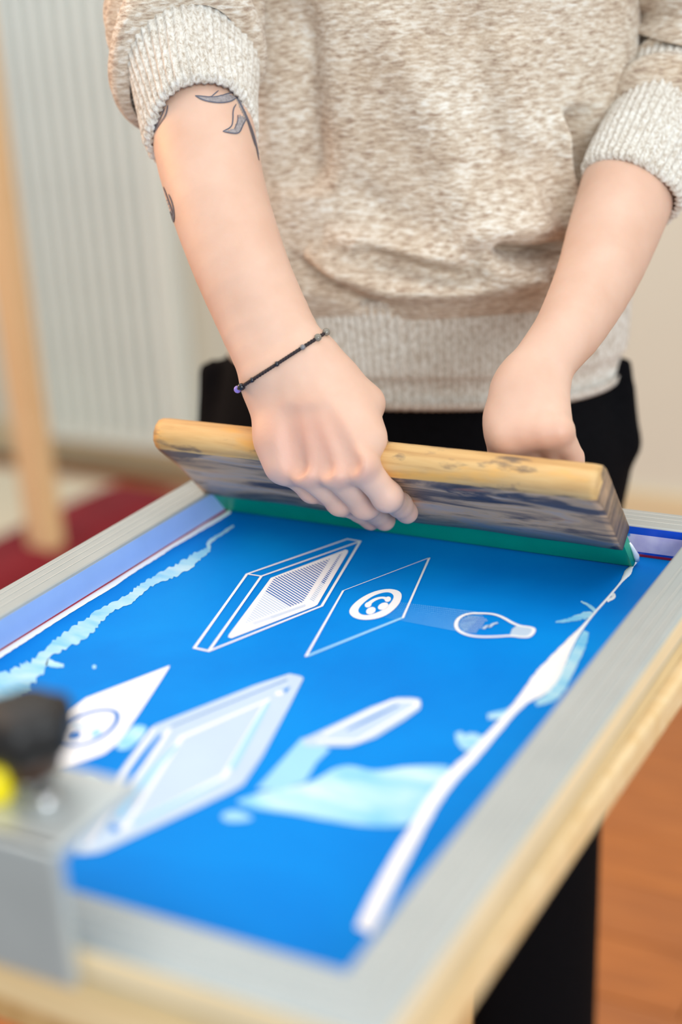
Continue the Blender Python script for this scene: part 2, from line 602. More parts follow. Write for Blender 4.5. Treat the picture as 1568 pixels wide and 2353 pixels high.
def bar(cornerA, cornerB, inward, mat):
    """extruded aluminium bar, mitred; corners are the INNER corners"""
    A, B = np.array(cornerA, float), np.array(cornerB, float)
    d = (B - A) / np.linalg.norm(B - A)
    out = -np.array(inward, float)
    r = 0.0018
    # profile (w outward from inner edge, z)
    prof = [(0, -FH), (0, -r), (r * 0.3, -r * 0.3), (r, 0)]
    for g in (0.34, 0.58, 0.8):
        prof += [(BW * g - 0.0009, 0), (BW * g - 0.0004, -0.0006), (BW * g + 0.0004, -0.0006), (BW * g + 0.0009, 0)]
    prof += [(BW - r, 0), (BW - r * 0.3, -r * 0.3), (BW, -r), (BW, -FH * 0.5), (BW - 0.001, -FH * 0.52), (BW - 0.001, -FH * 0.58), (BW, -FH * 0.6), (BW, -FH)]
    vs, fs = [], []
    for (P, s) in ((A, -1), (B, 1)):
        for (w, z) in prof:
            q = P + out * w + d * s * w
            vs.append((q[0] - SO[0], q[1] - SO[1], ZT + z - SO[2]))
    n = len(prof)
    for i in range(n):
        j = (i + 1) % n
        fs.append((i, j, n + j, n + i))
    fs.append(tuple(range(n))[::-1])
    fs.append(tuple(range(n, 2 * n)))
    o = mesh_obj('frame_bar', vs, fs, mat, screen, False)
    bm = bmesh.new()
    bm.from_mesh(o.data)
    bmesh.ops.recalc_face_normals(bm, faces=bm.faces)
    bm.to_mesh(o.data)
    bm.free()
    # fine bright ridges left by the die
    for g in (0.34, 0.58, 0.8):
        w = BW * g
        p, q = A + out * w - d * w * 0.98, B + out * w + d * w * 0.98
        hw = out * 0.00045
        vv = [(*(a - SO[:2]), ZT - SO[2] + z) for a, z in ((p - hw, -0.0008), (p + hw, -0.0008), (q + hw, -0.0008), (q - hw, -0.0008), (p - hw, 0.0002), (p + hw, 0.0002), (q + hw, 0.0002), (q - hw, 0.0002))]
        mesh_obj('ridge', vv, [(4, 5, 6, 7), (0, 1, 5, 4), (2, 3, 7, 6), (1, 2, 6, 5), (3, 0, 4, 7)], M['alu_line'], o, False)
    return o


bar((XI0, YI0), (XI0, YI1), (1, 0), M['alu'])
bar((XI1, YI0), (XI1, YI1), (-1, 0), M['alu'])
bar((XI0, YI0), (XI1, YI0), (0, 1), M['alu'])
bar((XI0, YI1), (XI1, YI1), (0, -1), M['alu'])

bm = bmesh.new()
add_box(bm, ((XI0 + XI1) / 2 - SO[0], (YI0 + YI1) / 2 - SO[1], ZM - 0.0005 - SO[2]), (XI1 - XI0 + 0.004, YI1 - YI0 + 0.004, 0.001))
mesh_part = bm_obj('mesh', bm, M['blue'], screen)

# tapes on the inner walls
def wall_strip(name, p0, p1, z0, z1, mat, nrm):
    d = 0.0006
    a, b_ = np.array(p0), np.array(p1)
    n = np.array(nrm) * d
    vv = []
    for off in (n * 0.0, n):
        for q in (a, b_):
            for z in (z0, z1):
                vv.append((q[0] + off[0] - SO[0], q[1] + off[1] - SO[1], z - SO[2]))
    fs = [(0, 1, 3, 2), (4, 6, 7, 5), (0, 2, 6, 4), (1, 5, 7, 3), (0, 4, 5, 1), (2, 3, 7, 6)]
    return mesh_obj(name, vv, fs, mat, screen, False)


wall_strip('tape', (XI0, YI0 + .01), (XI0, YI1 - .001), ZM + 0.0024, ZT - 0.0020, M['tape_left_refl'], (1, 0))
wall_strip('tape_edge', (XI0, YI0 + .01), (XI0, YI1 - .001), ZM + 0.0002, ZM + 0.0024, M['tape_red'], (1, 0))
wall_strip('tape', (XI0 + .001, YI1), (XI1 - .001, YI1), ZM + 0.0036, ZT - 0.0062, M['tape_back'], (0, -1))
wall_strip('tape', (XI0 + .001, YI1), (XI1 - .001, YI1), ZT - 0.0062, ZT - 0.0010, M['tape_blue'], (0, -1))
wall_strip('tape', (XI0 + .001, YI1), (XI1 - .001, YI1), ZM + 0.0020, ZM + 0.0036, M['tape_blue'], (0, -1))
wall_strip('tape_edge', (XI0 + .001, YI1), (XI1 - .001, YI1), ZM + 0.0002, ZM + 0.0020, M['tape_red'], (0, -1))


M['refl_strip'] = simple('reflection_strip', srgb(238, 214, 172), 0.6, 0, 0.04, 20)  # beige strips added on outer walls; warm wood reflection put into their colour
M['refl_strip2'] = simple('reflection_strip_dark', srgb(222, 194, 144), 0.6, 0, 0.06, 20)
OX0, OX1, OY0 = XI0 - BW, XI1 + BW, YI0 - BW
for (z0, z1, mt) in ((ZT - .0135, ZT - .0016, M['refl_strip']), (ZT - FH + .0002, ZT - .0160, M['refl_strip2'])):
    wall_strip('reflection_strip', (OX1, OY0), (OX1, YI1 + BW), z0, z1, mt, (1, 0))
    wall_strip('reflection_strip', (OX0, OY0), (OX1, OY0), z0, z1, mt, (0, -1))


# ---- print art lying on the mesh plane
def crop(x0, y0, k):
    return lambda p: (x0 + p[0] * k, y0 + p[1] * k)


def plane_pts(px, dz):
    return [onZ(x, y, ZM + dz) - SO for (x, y) in px]


def fill(name, px, dz, mat, parent=None):
    P = plane_pts(px, dz)
    tris = tessellate_polygon([[Vector(p) for p in P]])
    me = bpy.data.meshes.new(name)
    fs = []
    for t in tris:
        a, b_, c_ = (P[i] for i in t)
        fs.append(t if np.cross(b_ - a, c_ - a)[2] > 0 else t[::-1])
    me.from_pydata([tuple(p) for p in P], [], fs)
    return new_obj(name, me, mat, parent or mesh_part)


def smooth_closed(px, it=2):
    for _ in range(it):
        q = []
        for i in range(len(px)):
            a, b_ = np.array(px[i]), np.array(px[(i + 1) % len(px)])
            q += [tuple(a * .75 + b_ * .25), tuple(a * .25 + b_ * .75)]
        px = q
    return px


def smooth_open(px, it=2):
    for _ in range(it):
        q = [px[0]]
        for i in range(len(px) - 1):
            a, b_ = np.array(px[i]), np.array(px[i + 1])
            q += [tuple(a * .75 + b_ * .25), tuple(a * .25 + b_ * .75)]
        q.append(px[-1])
        px = q
    return px


def stroke_geo(P, wid, closed=False, raise_=0.0, rnd=True):
    """P: list of 2D plane points (x,y); returns verts (x,y,h) and faces"""
    P = [np.array(p[:2], float) for p in P]
    n = len(P)
    wid = wid if hasattr(wid, '__len__') else [wid] * n
    vs, fs = [], []
    prof = [(-1, 0), (-0.6, raise_ * 0.75), (0, raise_), (0.6, raise_ * 0.75), (1, 0)] if raise_ > 0 else [(-1, 0), (1, 0)]
    k = len(prof)
    for i in range(n):
        a = P[(i - 1) % n] if closed or i > 0 else None
        b_ = P[(i + 1) % n] if closed or i < n - 1 else None
        d1 = (P[i] - a) if a is not None else None
        d2 = (b_ - P[i]) if b_ is not None else None
        d1 = d1 / (np.linalg.norm(d1) + 1e-12) if d1 is not None else None
        d2 = d2 / (np.linalg.norm(d2) + 1e-12) if d2 is not None else None
        t = d1 if d2 is None else d2 if d1 is None else d1 + d2
        t = t / (np.linalg.norm(t) + 1e-12)
        nn = np.array([-t[1], t[0]])
        mt = 1.0
        if d1 is not None and d2 is not None:
            cs = abs(nn @ np.array([-d1[1], d1[0]]))
            mt = 1.0 / max(cs, 0.42)
        for (s, h) in prof:
            q = P[i] - nn * s * wid[i] * 0.5 * mt
            vs.append((q[0], q[1], h))
    for i in range(n if closed else n - 1):
        j = (i + 1) % n
        for c_ in range(k - 1):
            fs.append((i * k + c_, i * k + c_ + 1, j * k + c_ + 1, j * k + c_))
    return vs, fs


def stroke(name, px, wpx, dz, mat, closed=False, raise_=0.0, parent=None):
    """stroke of constant real width given the width in pixels at its first point"""
    P = [onZ(x, y, ZM + dz) for (x, y) in px]
    vs, fs = stroke_geo(P, wpx, closed, raise_)
    vs = [(x - SO[0], y - SO[1], ZM + dz + h - SO[2]) for (x, y, h) in vs]
    return mesh_obj(name, vs, fs, mat, parent or mesh_part, raise_ > 0)


def px_ribbon(name, pts, dz, mat, raise_=0.0, rough=0.0, parent=None):
    """pts: (x, y, width) seen widths; resampled, edges made uneven"""
    pts = np.array(pts, float)
    sm = smooth_open([tuple(p) for p in pts], 3)
    L, R, n = [], [], len(sm)
    vs, fs = [], []
    prof = [(-1, 0), (-0.55, .8), (0, 1), (0.55, .8), (1, 0)] if raise_ > 0 else [(-1, 0), (1, 0)]
    for i in range(n):
        a, b_ = np.array(sm[max(0, i - 1)][:2]), np.array(sm[min(n - 1, i + 1)][:2])
        t = (b_ - a) / (np.linalg.norm(b_ - a) + 1e-9)
        nn = np.array([t[1], -t[0]])
        w = sm[i][2] * 0.5
        for (s, h) in prof:
            jit = 1 + rough * (rng.random() - 0.5) * (abs(s) == 1)
            q = np.array(sm[i][:2]) - nn * s * w * jit
            p = onZ(q[0], q[1], ZM + dz)
            vs.append((p[0] - SO[0], p[1] - SO[1], ZM + dz + h * raise_ - SO[2]))
    k = len(prof)
    for i in range(n - 1):
        for c_ in range(k - 1):
            fs.append((i * k + c_, (i + 1) * k + c_, (i + 1) * k + c_ + 1, i * k + c_ + 1))
    o = mesh_obj(name, vs, fs, mat, parent or mesh_part, True)
    bm = bmesh.new()
    bm.from_mesh(o.data)
    for f_ in bm.faces:
        f_.normal_update()
        if f_.normal.z < 0:
            f_.normal_flip()
    bm.to_mesh(o.data)
    bm.free()
    return o


MMW = 0.0019
# A: the framed screen drawing
A_ = crop(420, 1220, 0.2806)
oA = [A_(p) for p in ((527, 352), (1350, 66), (1455, 84), (1140, 614), (215, 983), (95, 957))]
stroke('stencil_outline', oA, MMW, 0.0004, M['stencil'], True)
stroke('stencil_outline', [A_(p) for p in ((1450, 86), (645, 370), (217, 978))], MMW, 0.0005, M['stencil'])
stroke('stencil_outline', [A_(p) for p in ((527, 352), (645, 370))], MMW * 0.8, 0.00055, M['stencil'])
pA = [A_(p) for p in ((722, 384), (1335, 152), (1356, 160), (1352, 178), (1104, 604), (1080, 618), (400, 878), (372, 870), (378, 850))]
fill('stencil_panel', pA, 0.0004, M['stencil'])
# hatch lines across the panel
def hatch(quad, n, slope_dir, wid, dz, mats, name, t0=0.0, t1=1.0):
    """lines from edge q0->q3 (left) sweep to the right, clipped to the quad"""
    Q = [np.array(q, float) for q in quad]
    d = np.array(slope_dir, float)
    nrm = np.array([-d[1], d[0]])
    vals = [q @ nrm for q in Q]
    lo, hi = min(vals), max(vals)
    buckets = {}
    for i in range(n):
        c_ = lo + (hi - lo) * (i + 0.5) / n
        hits = []
        for k in range(4):
            a, b_ = Q[k], Q[(k + 1) % 4]
            va, vb = a @ nrm - c_, b_ @ nrm - c_
            if va * vb < 0:
                hits.append(a + (b_ - a) * (va / (va - vb)))
        if len(hits) < 2:
            continue
        p, q = hits[0], hits[1]
        m_ = (p + q) / 2
        f_ = (m_[1] - min(x[1] for x in Q)) / (max(x[1] for x in Q) - min(x[1] for x in Q))
        key = 0 if f_ < 0.62 else 1
        P = [onZ(*p, ZM + dz), onZ(*q, ZM + dz)]
        vs, fs = stroke_geo(P, wid * (1.0 if f_ < 0.62 else 0.75))
        b = buckets.setdefault(key, ([], []))
        o = len(b[0])
        b[0].extend((x - SO[0], y - SO[1], ZM + dz - SO[2]) for (x, y, h) in vs)
        b[1].extend(tuple(o + k for k in f_) for f_ in fs)
    for key, (vs, fs) in buckets.items():
        tag(mesh_obj(name, vs, fs, mats[key], mesh_part, False), kind='stuff')


hd = np.array([1.0, 0.62])
hd = hd / np.linalg.norm(hd)
hatch([A_(p) for p in ((752, 384), (1208, 226), (985, 580), (500, 765))], 44, hd, 0.0009, 0.0006, (M['hatch_blue'], M['hatch_pale']), 'hatch_lines')
hatch([A_(p) for p in ((1282, 196), (1306, 182), (1074, 580), (1040, 560))], 30, hd, 0.0009, 0.0006, (M['hatch_blue'], M['hatch_pale']), 'hatch_lines')
hatch([A_(p) for p in ((560, 752), (1000, 600), (1010, 616), (590, 770))], 34, hd, 0.0006, 0.0006, (M['hatch_pale'], M['hatch_pale']), 'hatch_lines')

# B: thin sheet with smiling face, beam of dots and light bulb
B_ = crop(680, 1260, 0.3699)
stroke('stencil_outline', [B_(p) for p in ((830, 58), (295, 262))], 0.0008, 0.0004, M['stencil'])
stroke('stencil_outline', [B_(p) for p in ((295, 262), (62, 672))], 0.0015, 0.0004, M['stencil'])
stroke('stencil_outline', [B_(p) for p in ((72, 668), (665, 430))], 0.0023, 0.0003, M['stencil_mid'])
stroke('stencil_outline', [B_(p) for p in ((665, 432), (830, 58))], 0.0015, 0.0004, M['stencil'])
ring_o = smooth_closed([B_(p) for p in ((328, 402), (368, 437), (450, 447), (556, 424), (640, 356), (664, 292), (640, 260), (570, 249), (480, 268), (396, 312), (342, 362))])
ring_i = smooth_closed([B_(p) for p in ((382, 388), (408, 414), (466, 414), (552, 378), (600, 326), (612, 294), (588, 273), (545, 273), (476, 296), (412, 344))])
fill('stencil_disc', ring_o, 0.0004, M['stencil'])
fill('stencil_disc', ring_i, 0.0005, M['blue'])
stroke('stencil_mouth', smooth_open([B_(p) for p in ((448, 352), (462, 335), (500, 312), (545, 304), (572, 318))]), 0.0033, 0.0006, M['stencil'])


def ell(c_, a, b_, rot, n=24):
    return [(c_[0] + a * math.cos(t) * math.cos(rot) - b_ * math.sin(t) * math.sin(rot), c_[1] + a * math.cos(t) * math.sin(rot) + b_ * math.sin(t) * math.cos(rot)) for t in [2 * math.pi * i / n for i in range(n)]]


fill('stencil_eye', [B_(p) for p in ell((467, 387), 31, 21, -0.4)], 0.0006, M['stencil'])
fill('stencil_eye', [B_(p) for p in ell((543, 359), 34, 20, -0.4)], 0.0006, M['stencil'])
# end dabs of the mouth
fill('stencil_mouth', [B_(p) for p in ell((450, 350), 22, 16, -0.4)], 0.00065, M['stencil'])
fill('stencil_mouth', [B_(p) for p in ell((572, 316), 20, 16, -0.4)], 0.00065, M['stencil'])
# halftone beam
vs, fs = [], []
quad = [np.array(p, float) for p in ((560, 322), (1180, 398), (1050, 524), (560, 432))]
for i in range(50):
    for j in range(11):
        s, t = (i + 0.5 * (j % 2)) / 50, (j + 0.5) / 11
        p = (quad[0] * (1 - s) + quad[1] * s) * (1 - t) + (quad[3] * (1 - s) + quad[2] * s) * t
        rr = 1.7 + 2.0 * s
        o = len(vs)
        for q in ell(p, rr * 1.2, rr * 0.7, 0, 6):
            w = onZ(*B_(q), ZM + 0.00035) - SO
            vs.append(tuple(w))
        fs.append(tuple(o + k for k in range(6))[::-1])
tag(mesh_obj('halftone_dots', vs, fs, M['halftone'], mesh_part, False), kind='stuff')
bulb = smooth_closed([B_(p) for p in ((992, 478), (1008, 434), (1066, 404), (1150, 402), (1232, 407), (1292, 430), (1350, 466), (1400, 484), (1452, 488), (1488, 502), (1456, 550), (1400, 551), (1340, 541), (1250, 548), (1150, 550), (1070, 540), (1012, 514))], 2)
stroke('stencil_bulb', bulb, 0.0024, 0.0005, M['stencil'], True)
fill('stencil_bulb', [B_(p) for p in ((1330, 540), (1345, 500), (1375, 480), (1480, 502), (1450, 550))], 0.00045, M['stencil_pale'])
# halftone inside the glass
vs, fs = [], []
for i in range(16):
    for j in range(13):
        p = np.array([1020 + i * 11.5 + 5.5 * (j % 2), 412 + j * 9.5 + i * 0.6])
        if ((p[0] - 1110) / 100) ** 2 + ((p[1] - 472) / 58) ** 2 < 0.9 and p[0] + (p[1] - 472) * 0.9 < 1168:
            o = len(vs)
            for q in ell(p, 4.2, 2.8, 0, 6):
                vs.append(tuple(onZ(*B_(q), ZM + 0.00045) - SO))
            fs.append(tuple(o + k for k in range(6))[::-1])
tag(mesh_obj('halftone_dots', vs, fs, M['stencil_pale'], mesh_part, False), kind='stuff')
stroke('stencil_filament', smooth_open([B_(p) for p in ((1165, 500), (1190, 478), (1205, 490), (1222, 470), (1255, 462))]), 0.0022, 0.0005, M['stencil_pale'])

# C: white sheet with face, partly behind the knob
C_ = crop(0, 1500, 0.3061)
fill('stencil_sheet', smooth_closed([C_(p) for p in ((1276, 92), (1252, 104), (900, 240), (560, 372), (430, 600), (290, 880), (420, 862), (600, 826), (842, 736), (1000, 520), (1268, 120))], 1), 0.0004, M['stencil'])
stroke('stencil_face_ring', smooth_closed([C_(p) for p in ((420, 640), (470, 690), (600, 700), (760, 640), (870, 540), (888, 460), (840, 428), (730, 430), (600, 470), (480, 550))]), 0.0028, 0.0005, M['stencil_blue'], True)
stroke('stencil_mouth', smooth_open([C_(p) for p in ((560, 545), (640, 560), (700, 525), (770, 500))]), 0.002, 0.0005, M['stencil_mid'])
fill('stencil_eye', [C_(p) for p in ell((570, 620), 42, 26, -0.5)], 0.0006, M['stencil_blue'])
fill('stencil_eye', [C_(p) for p in ell((720, 600), 42, 26, -0.5)], 0.0006, M['stencil_mid'])

# D: large washed drawing of a framed screen
D_ = crop(180, 1520, 0.3444)
fill('stencil_sheet', smooth_closed([D_(p) for p in ((495, 432), (560, 405), (1380, 76), (1495, 98), (1505, 120), (1138, 800), (985, 890), (200, 1250), (130, 1278), (-20, 1290), (-30, 1250), (230, 800))], 1), 0.0004, M['stencil_pale'])
stroke('stencil_gap', [D_(p) for p in ((620, 432), (1395, 120))], 0.0011, 0.0005, M['stencil_blue'])
fill('stencil_gap', [D_(p) for p in ((1368, 188), (1418, 165), (1384, 212))], 0.0005, M['blue'])
px_ribbon('stencil_gap', [(*D_((555, 490)), 8), (*D_((470, 590)), 13), (*D_((380, 720)), 20), (*D_((290, 860)), 16), (*D_((262, 900)), 6)], 0.0005, M['blue'])
fill('stencil_gap', [D_(p) for p in ell((238, 1112), 30, 26, -0.4)], 0.0005, M['blue'])
stroke('stencil_outline', [D_(p) for p in ((610, 450), (540, 560), (60, 1230))], 0.0024, 0.00055, M['stencil'])
stroke('stencil_outline', [D_(p) for p in ((505, 440), (240, 830))], 0.0022, 0.00055, M['stencil'])
stroke('stencil_outline', [D_(p) for p in ((1350, 200), (1330, 225))], 0.0042, 0.00055, M['stencil'])
stroke('stencil_outline', [D_(p) for p in ((690, 505), (1262, 258), (975, 765), (300, 1120))], 0.0030, 0.00055, M['stencil'], True)
px_ribbon('stencil_gap', [(*D_((1270, 270)), 6), (*D_((1180, 430)), 12), (*D_((1020, 715)), 13)], 0.00058, M['stencil_mid'])
px_ribbon('stencil_gap', [(*D_((660, 560)), 6), (*D_((460, 770)), 14), (*D_((270, 1040)), 15)], 0.00058, M['stencil_mid'])
px_ribbon('stencil_gap', [(*D_((950, 800)), 5), (*D_((640, 950)), 9), (*D_((360, 1090)), 6)], 0.00058, M['stencil_mid'])

# E: bar drawing with its shadow
E_ = crop(520, 1560, 0.3699)
fill('stencil_shadow', [E_(p) for p in ((470, 368), (560, 400), (645, 438), (560, 520), (490, 640), (340, 690), (188, 684))], 0.0003, M['stencil_mid'])
fill('stencil_bar', smooth_closed([E_(p) for p in ((470, 375), (530, 352), (1020, 118), (1195, 116), (1214, 150), (1200, 200), (840, 418), (560, 420), (480, 415))], 1), 0.0004, M['stencil_pale'])
px_ribbon('stencil_gap', [(*E_((750, 318)), 3), (*E_((900, 245)), 6), (*E_((1072, 163)), 3)], 0.0005, M['stencil_blue'])
stroke('stencil_outline', [E_(p) for p in ((560, 385), (820, 385), (1190, 160), (1180, 140), (1030, 135), (600, 345))], 0.0024, 0.0005, M['stencil'])

# smears and streaks of ink
fill('ink_smear', smooth_closed([E_(p) for p in ((50, 762), (130, 735), (230, 700), (480, 660), (590, 610), (660, 560), (750, 536), (830, 550), (910, 574), (1020, 562), (1100, 545), (1300, 536), (1420, 548), (1310, 700), (1160, 900), (1050, 918), (900, 915), (740, 895), (560, 865), (430, 838), (250, 818), (150, 800))], 2), 0.00025, M['smear'])
fill('ink_smear', smooth_closed([D_(p) for p in ((940, 1030), (1030, 985), (1110, 1010), (1180, 1050), (1080, 1070), (990, 1070))], 2), 0.00025, M['stencil_mid'])
fill('ink_smear', smooth_closed([C_(p) for p in ((850, 720), (980, 560), (1040, 535), (1120, 560), (1050, 660), (950, 735))], 2), 0.00025, M['smear'])
fill('ink_smear', smooth_closed([C_(p) for p in ((560, 960), (640, 905), (700, 900), (780, 950), (820, 1000), (700, 1000))], 2), 0.00025, M['smear'])
fill('ink_smear', [C_(p) for p in ell((708, 105), 15, 15, 0)], 0.0003, M['smear'])
G_ = crop(780, 1250, 0.5026)
px_ribbon('ink_streak', [(*G_((x, y)), w * 0.5026) for x, y, w in ((1352, 14, 12), (1366, 40, 26), (1356, 84, 16), (1340, 100, 12), (1322, 128, 36), (1306, 150, 22), (1285, 180, 8), (1235, 240, 12), (1170, 312, 9), (1112, 382, 15), (1075, 425, 30), (1015, 510, 62), (962, 596, 108), (905, 655, 96), (842, 708, 44), (765, 796, 36), (690, 880, 40), (620, 960, 46), (525, 1052, 56), (445, 1150, 60), (385, 1250, 62), (330, 1350, 68), (270, 1450, 74), (205, 1580, 80), (150, 1690, 82), (110, 1770, 70))], 0.0003, M['ink'], 0.0008, 0.12)
px_ribbon('ink_streak', [(*G_((x, y)), w * 0.5026) for x, y, w in ((1105, 262, 6), (1150, 285, 14), (1175, 310, 20))], 0.0003, M['smear'], 0, 0.5)
px_ribbon('ink_streak', [(*G_((x, y)), w * 0.5026) for x, y, w in ((990, 356, 6), (1050, 350, 16), (1110, 330, 34), (1160, 320, 22))], 0.0003, M['smear'], 0, 0.6)
px_ribbon('ink_streak', [(*G_((x, y)), w * 0.5026) for x, y, w in ((1245, 225, 16), (1262, 240, 18), (1225, 262, 10))], 0.0003, M['ink'], 0.0004, 0.3)
px_ribbon('ink_streak', [(*G_((x, y)), w * 0.5026) for x, y, w in ((680, 790, 24), (740, 780, 34), (800, 760, 30))], 0.00028, M['smear'], 0, 0.3)
px_ribbon('ink_streak', [(*G_((x, y)), w * 0.5026) for x, y, w in ((545, 862, 26), (560, 900, 60), (620, 910, 90), (670, 900, 40))], 0.00028, M['smear'], 0, 0.3)
px_ribbon('ink_streak', [(*G_((x, y)), w * 0.5026) for x, y, w in ((1130, 400, 26), (1110, 450, 50), (1060, 560, 50), (990, 690, 60), (900, 730, 20))], 0.00027, M['smear'], 0, 0.2)
K_ = crop(0, 900, 0.4464)
px_ribbon('ink_streak', [(*K_((x, y)), w * 0.4464) for x, y, w in ((1205, 690, 10), (1130, 738, 16), (1066, 780, 18), (1082, 812, 22), (1020, 842, 44), (965, 890, 54), (880, 932, 56), (790, 972, 36), (712, 1022, 44), (680, 1065, 52), (560, 1112, 36), (500, 1165, 64), (430, 1225, 84), (320, 1292, 76), (230, 1352, 40), (190, 1420, 90), (130, 1460, 120), (50, 1520, 150), (-60, 1590, 150))], 0.0003, M['smear'], 0, 0.55)
px_ribbon('ink_streak', [(*K_((x, y)), w * 0.4464) for x, y, w in ((240, 1390, 40), (290, 1408, 30), (328, 1410, 16))], 0.0003, M['smear'], 0, 0.3)
px_ribbon('ink_streak', [(*K_((x + 26, y + 10)), w * 0.4464) for x, y, w in ((1158, 606, 18), (1080, 655, 22), (1005, 690, 34), (960, 724, 24), (840, 790, 28), (800, 818, 34), (700, 880, 32), (620, 932, 30), (545, 985, 36), (440, 1045, 34), (330, 1115, 34), (200, 1195, 36), (90, 1265, 38), (0, 1322, 38), (-120, 1400, 38))], 0.0003, M['ink'], 0.0010, 0.15)

# ================================================================== SQUEEGEE
SC = np.array([0, .890, CAMZ - .392])
su = np.array([0, -.65, .76]); su /= np.linalg.norm(su)
sn = np.array([0, -.76, -.65]); sn = sn - su * (sn @ su); sn /= np.linalg.norm(sn)
SQL = 0.1652


def Q(X, s, t):
    p = SC + su * s + sn * t
    return np.array([X, p[1], p[2]])


sq = empty('squeegee')
tag(sq, 'wooden squeegee with green rubber blade, stained with dark ink', 'squeegee')
# local: x along, y = -t (front is -y), z = s
ang = math.atan2(-su[1], su[2])
sq.location = (-0.4395, SC[1], SC[2] + 0.0003)
sq.rotation_euler = (ang, 0, 0)
prof = [(-.0117, .033), (-.0120, .060), (-.0122, .095), (-.0118, .108), (-.0098, .1155), (-.0055, .1195), (0.0, .1208), (.0060, .1195), (.0102, .1160), (.0126, .1108), (.0124, .1050), (.0108, .098), (.0092, .088), (.0083, .074), (.0076, .055), (.0068, .034), (.0040, .0335), (-.009, .0325)]
vs, fs = [], []
nx = 60
for i in range(nx + 1):
    x = -SQL + 2 * SQL * i / nx
    e = min(1.0, (SQL - abs(x)) / 0.004)
    sc_ = 0.94 + 0.06 * math.sqrt(max(0, 1 - (1 - e) ** 2))
    for (t, s) in prof:
        wob = 0.0004 * math.sin(x * 31 + s * 70) + 0.0003 * math.sin(x * 83 + t * 900)
        vs.append((x, -(t * sc_ + (wob if t > 0 else 0)), 0.077 + (s - 0.077) * (0.975 + 0.025 * sc_ if s > .1 else 1)))
n = len(prof)
for i in range(nx):
    for k in range(n):
        fs.append((i * n + k, i * n + (k + 1) % n, (i + 1) * n + (k + 1) % n, (i + 1) * n + k))
fs.append(tuple(range(n))[::-1])
fs.append(tuple(nx * n + k for k in range(n)))
h = mesh_obj('handle', vs, fs, M['sqwood'], sq)
bm = bmesh.new(); bm.from_mesh(h.data); bmesh.ops.recalc_face_normals(bm, faces=bm.faces); bm.to_mesh(h.data); bm.free()
bprof = [(-.0052, .045), (-.0052, .0022), (-.0040, .0006), (-.0012, .0), (.0022, .0014), (.0030, .004), (.0030, .045)]
vs, fs = [], []
for x in (-SQL + .0006, SQL - .0004):
    for (t, s) in bprof:
        vs.append((x, -t, s))
n = len(bprof)
for k in range(n):
    fs.append((k, (k + 1) % n, n + (k + 1) % n, n + k))
fs += [tuple(range(n))[::-1], tuple(range(n, 2 * n))]
h = mesh_obj('blade', vs, fs, M['green'], sq, False)
bm = bmesh.new(); bm.from_mesh(h.data); bmesh.ops.recalc_face_normals(bm, faces=bm.faces); bm.to_mesh(h.data); bm.free()
# blob of ink on the blade's end
vs, fs = [], []
inkb = [(SQL + .0010, .0030, .0012, .0018), (SQL + .0010, .0040, .006, .0022), (SQL + .0006, .0042, .012, .0016), (SQL + .0002, .0044, .018, .0012), (SQL - .0002, .0046, .023, .0006)]
tube('ink_blob', [(a, b_, c_) for a, b_, c_, r in inkb], [r for *_, r in inkb], M['ink'], sq, 10)

# ================================================================== CLAMP
kx = -0.392
clamp = empty('hinge_clamp', (-0.39, 0.41, ZTAB))
tag(clamp, 'grey metal hinge clamp with black screw knob holding the near frame bar', 'clamp')
ztop = 0.0775
# body: front wall, top plate and side cheek, local coords
xr = -0.346 + 0.39
xl_ = -0.15
bm = bmesh.new()
add_box(bm, ((xr + xl_) / 2, -0.0385, (0.012 + ztop) / 2), (xr - xl_, 0.0065, ztop - 0.012), 0.0015)
bm_obj('front_plate', bm, M['clamp'], clamp)
bm = bmesh.new()
add_box(bm, ((xr + xl_) / 2, -0.0125, ztop - 0.003), (xr - xl_ + .0004, 0.058, 0.006), 0.0015)
bm_obj('top_plate', bm, M['clamp'], clamp)
box_obj('jaw', (-0.085, -0.014, 0.0335), (0.11, 0.030, 0.010), M['clamp'], clamp, 0.001)
kc = (onZ(75, 1800, ZTAB + ztop)[0] + 0.39, onZ(75, 1800, ZTAB + ztop)[1] - 0.41)
lathe('screw', [(.0035, .042), (.0035, .098)], M['steel'], clamp, 16, (kc[0], kc[1], 0))
lathe('collar', [(.0085, ztop), (.0095, ztop + .001), (.0095, ztop + .006), (.0075, ztop + .008)], M['steel'], clamp, 24, (kc[0], kc[1], 0))
kp = [(.0085, ztop + .004), (.0130, ztop + .007), (.0150, ztop + .014), (.0165, ztop + .018)]
lathe('knob_stem', kp, M['brown_plastic'], clamp, 32, (kc[0], kc[1], 0))
vs, fs = [], []
nk = 60
kprof = [(.014, .016), (.0185, .018), (.0205, .021), (.0208, .031), (.0198, .0355), (.014, .0385), (.004, .0395)]
for (r, z) in kprof:
    for i in range(nk):
        a = 2 * math.pi * i / nk
        rr = r * (1 + 0.06 * math.cos(6 * a) * (r > .011))
        vs.append((kc[0] + rr * math.cos(a), kc[1] + rr * math.sin(a), ztop + z))
for j in range(len(kprof) - 1):
    for i in range(nk):
        fs.append((j * nk + i, j * nk + (i + 1) % nk, (j + 1) * nk + (i + 1) % nk, (j + 1) * nk + i))
fs += [tuple(range(nk))[::-1], tuple((len(kprof) - 1) * nk + i for i in range(nk))]
mesh_obj('knob', vs, fs, M['black_plastic'], clamp)
yc = onZ(-6, 1815, ZTAB + ztop + 0.004)
lathe('yellow_button', [(.006, ztop), (.0068, ztop + .002), (.0068, ztop + .013), (.0055, ztop + .016), (.002, ztop + .017)], M['yellow'], clamp, 24, (yc[0] + .39, yc[1] - .41, 0))
bq = onZ(105, 1845, ZTAB + ztop)
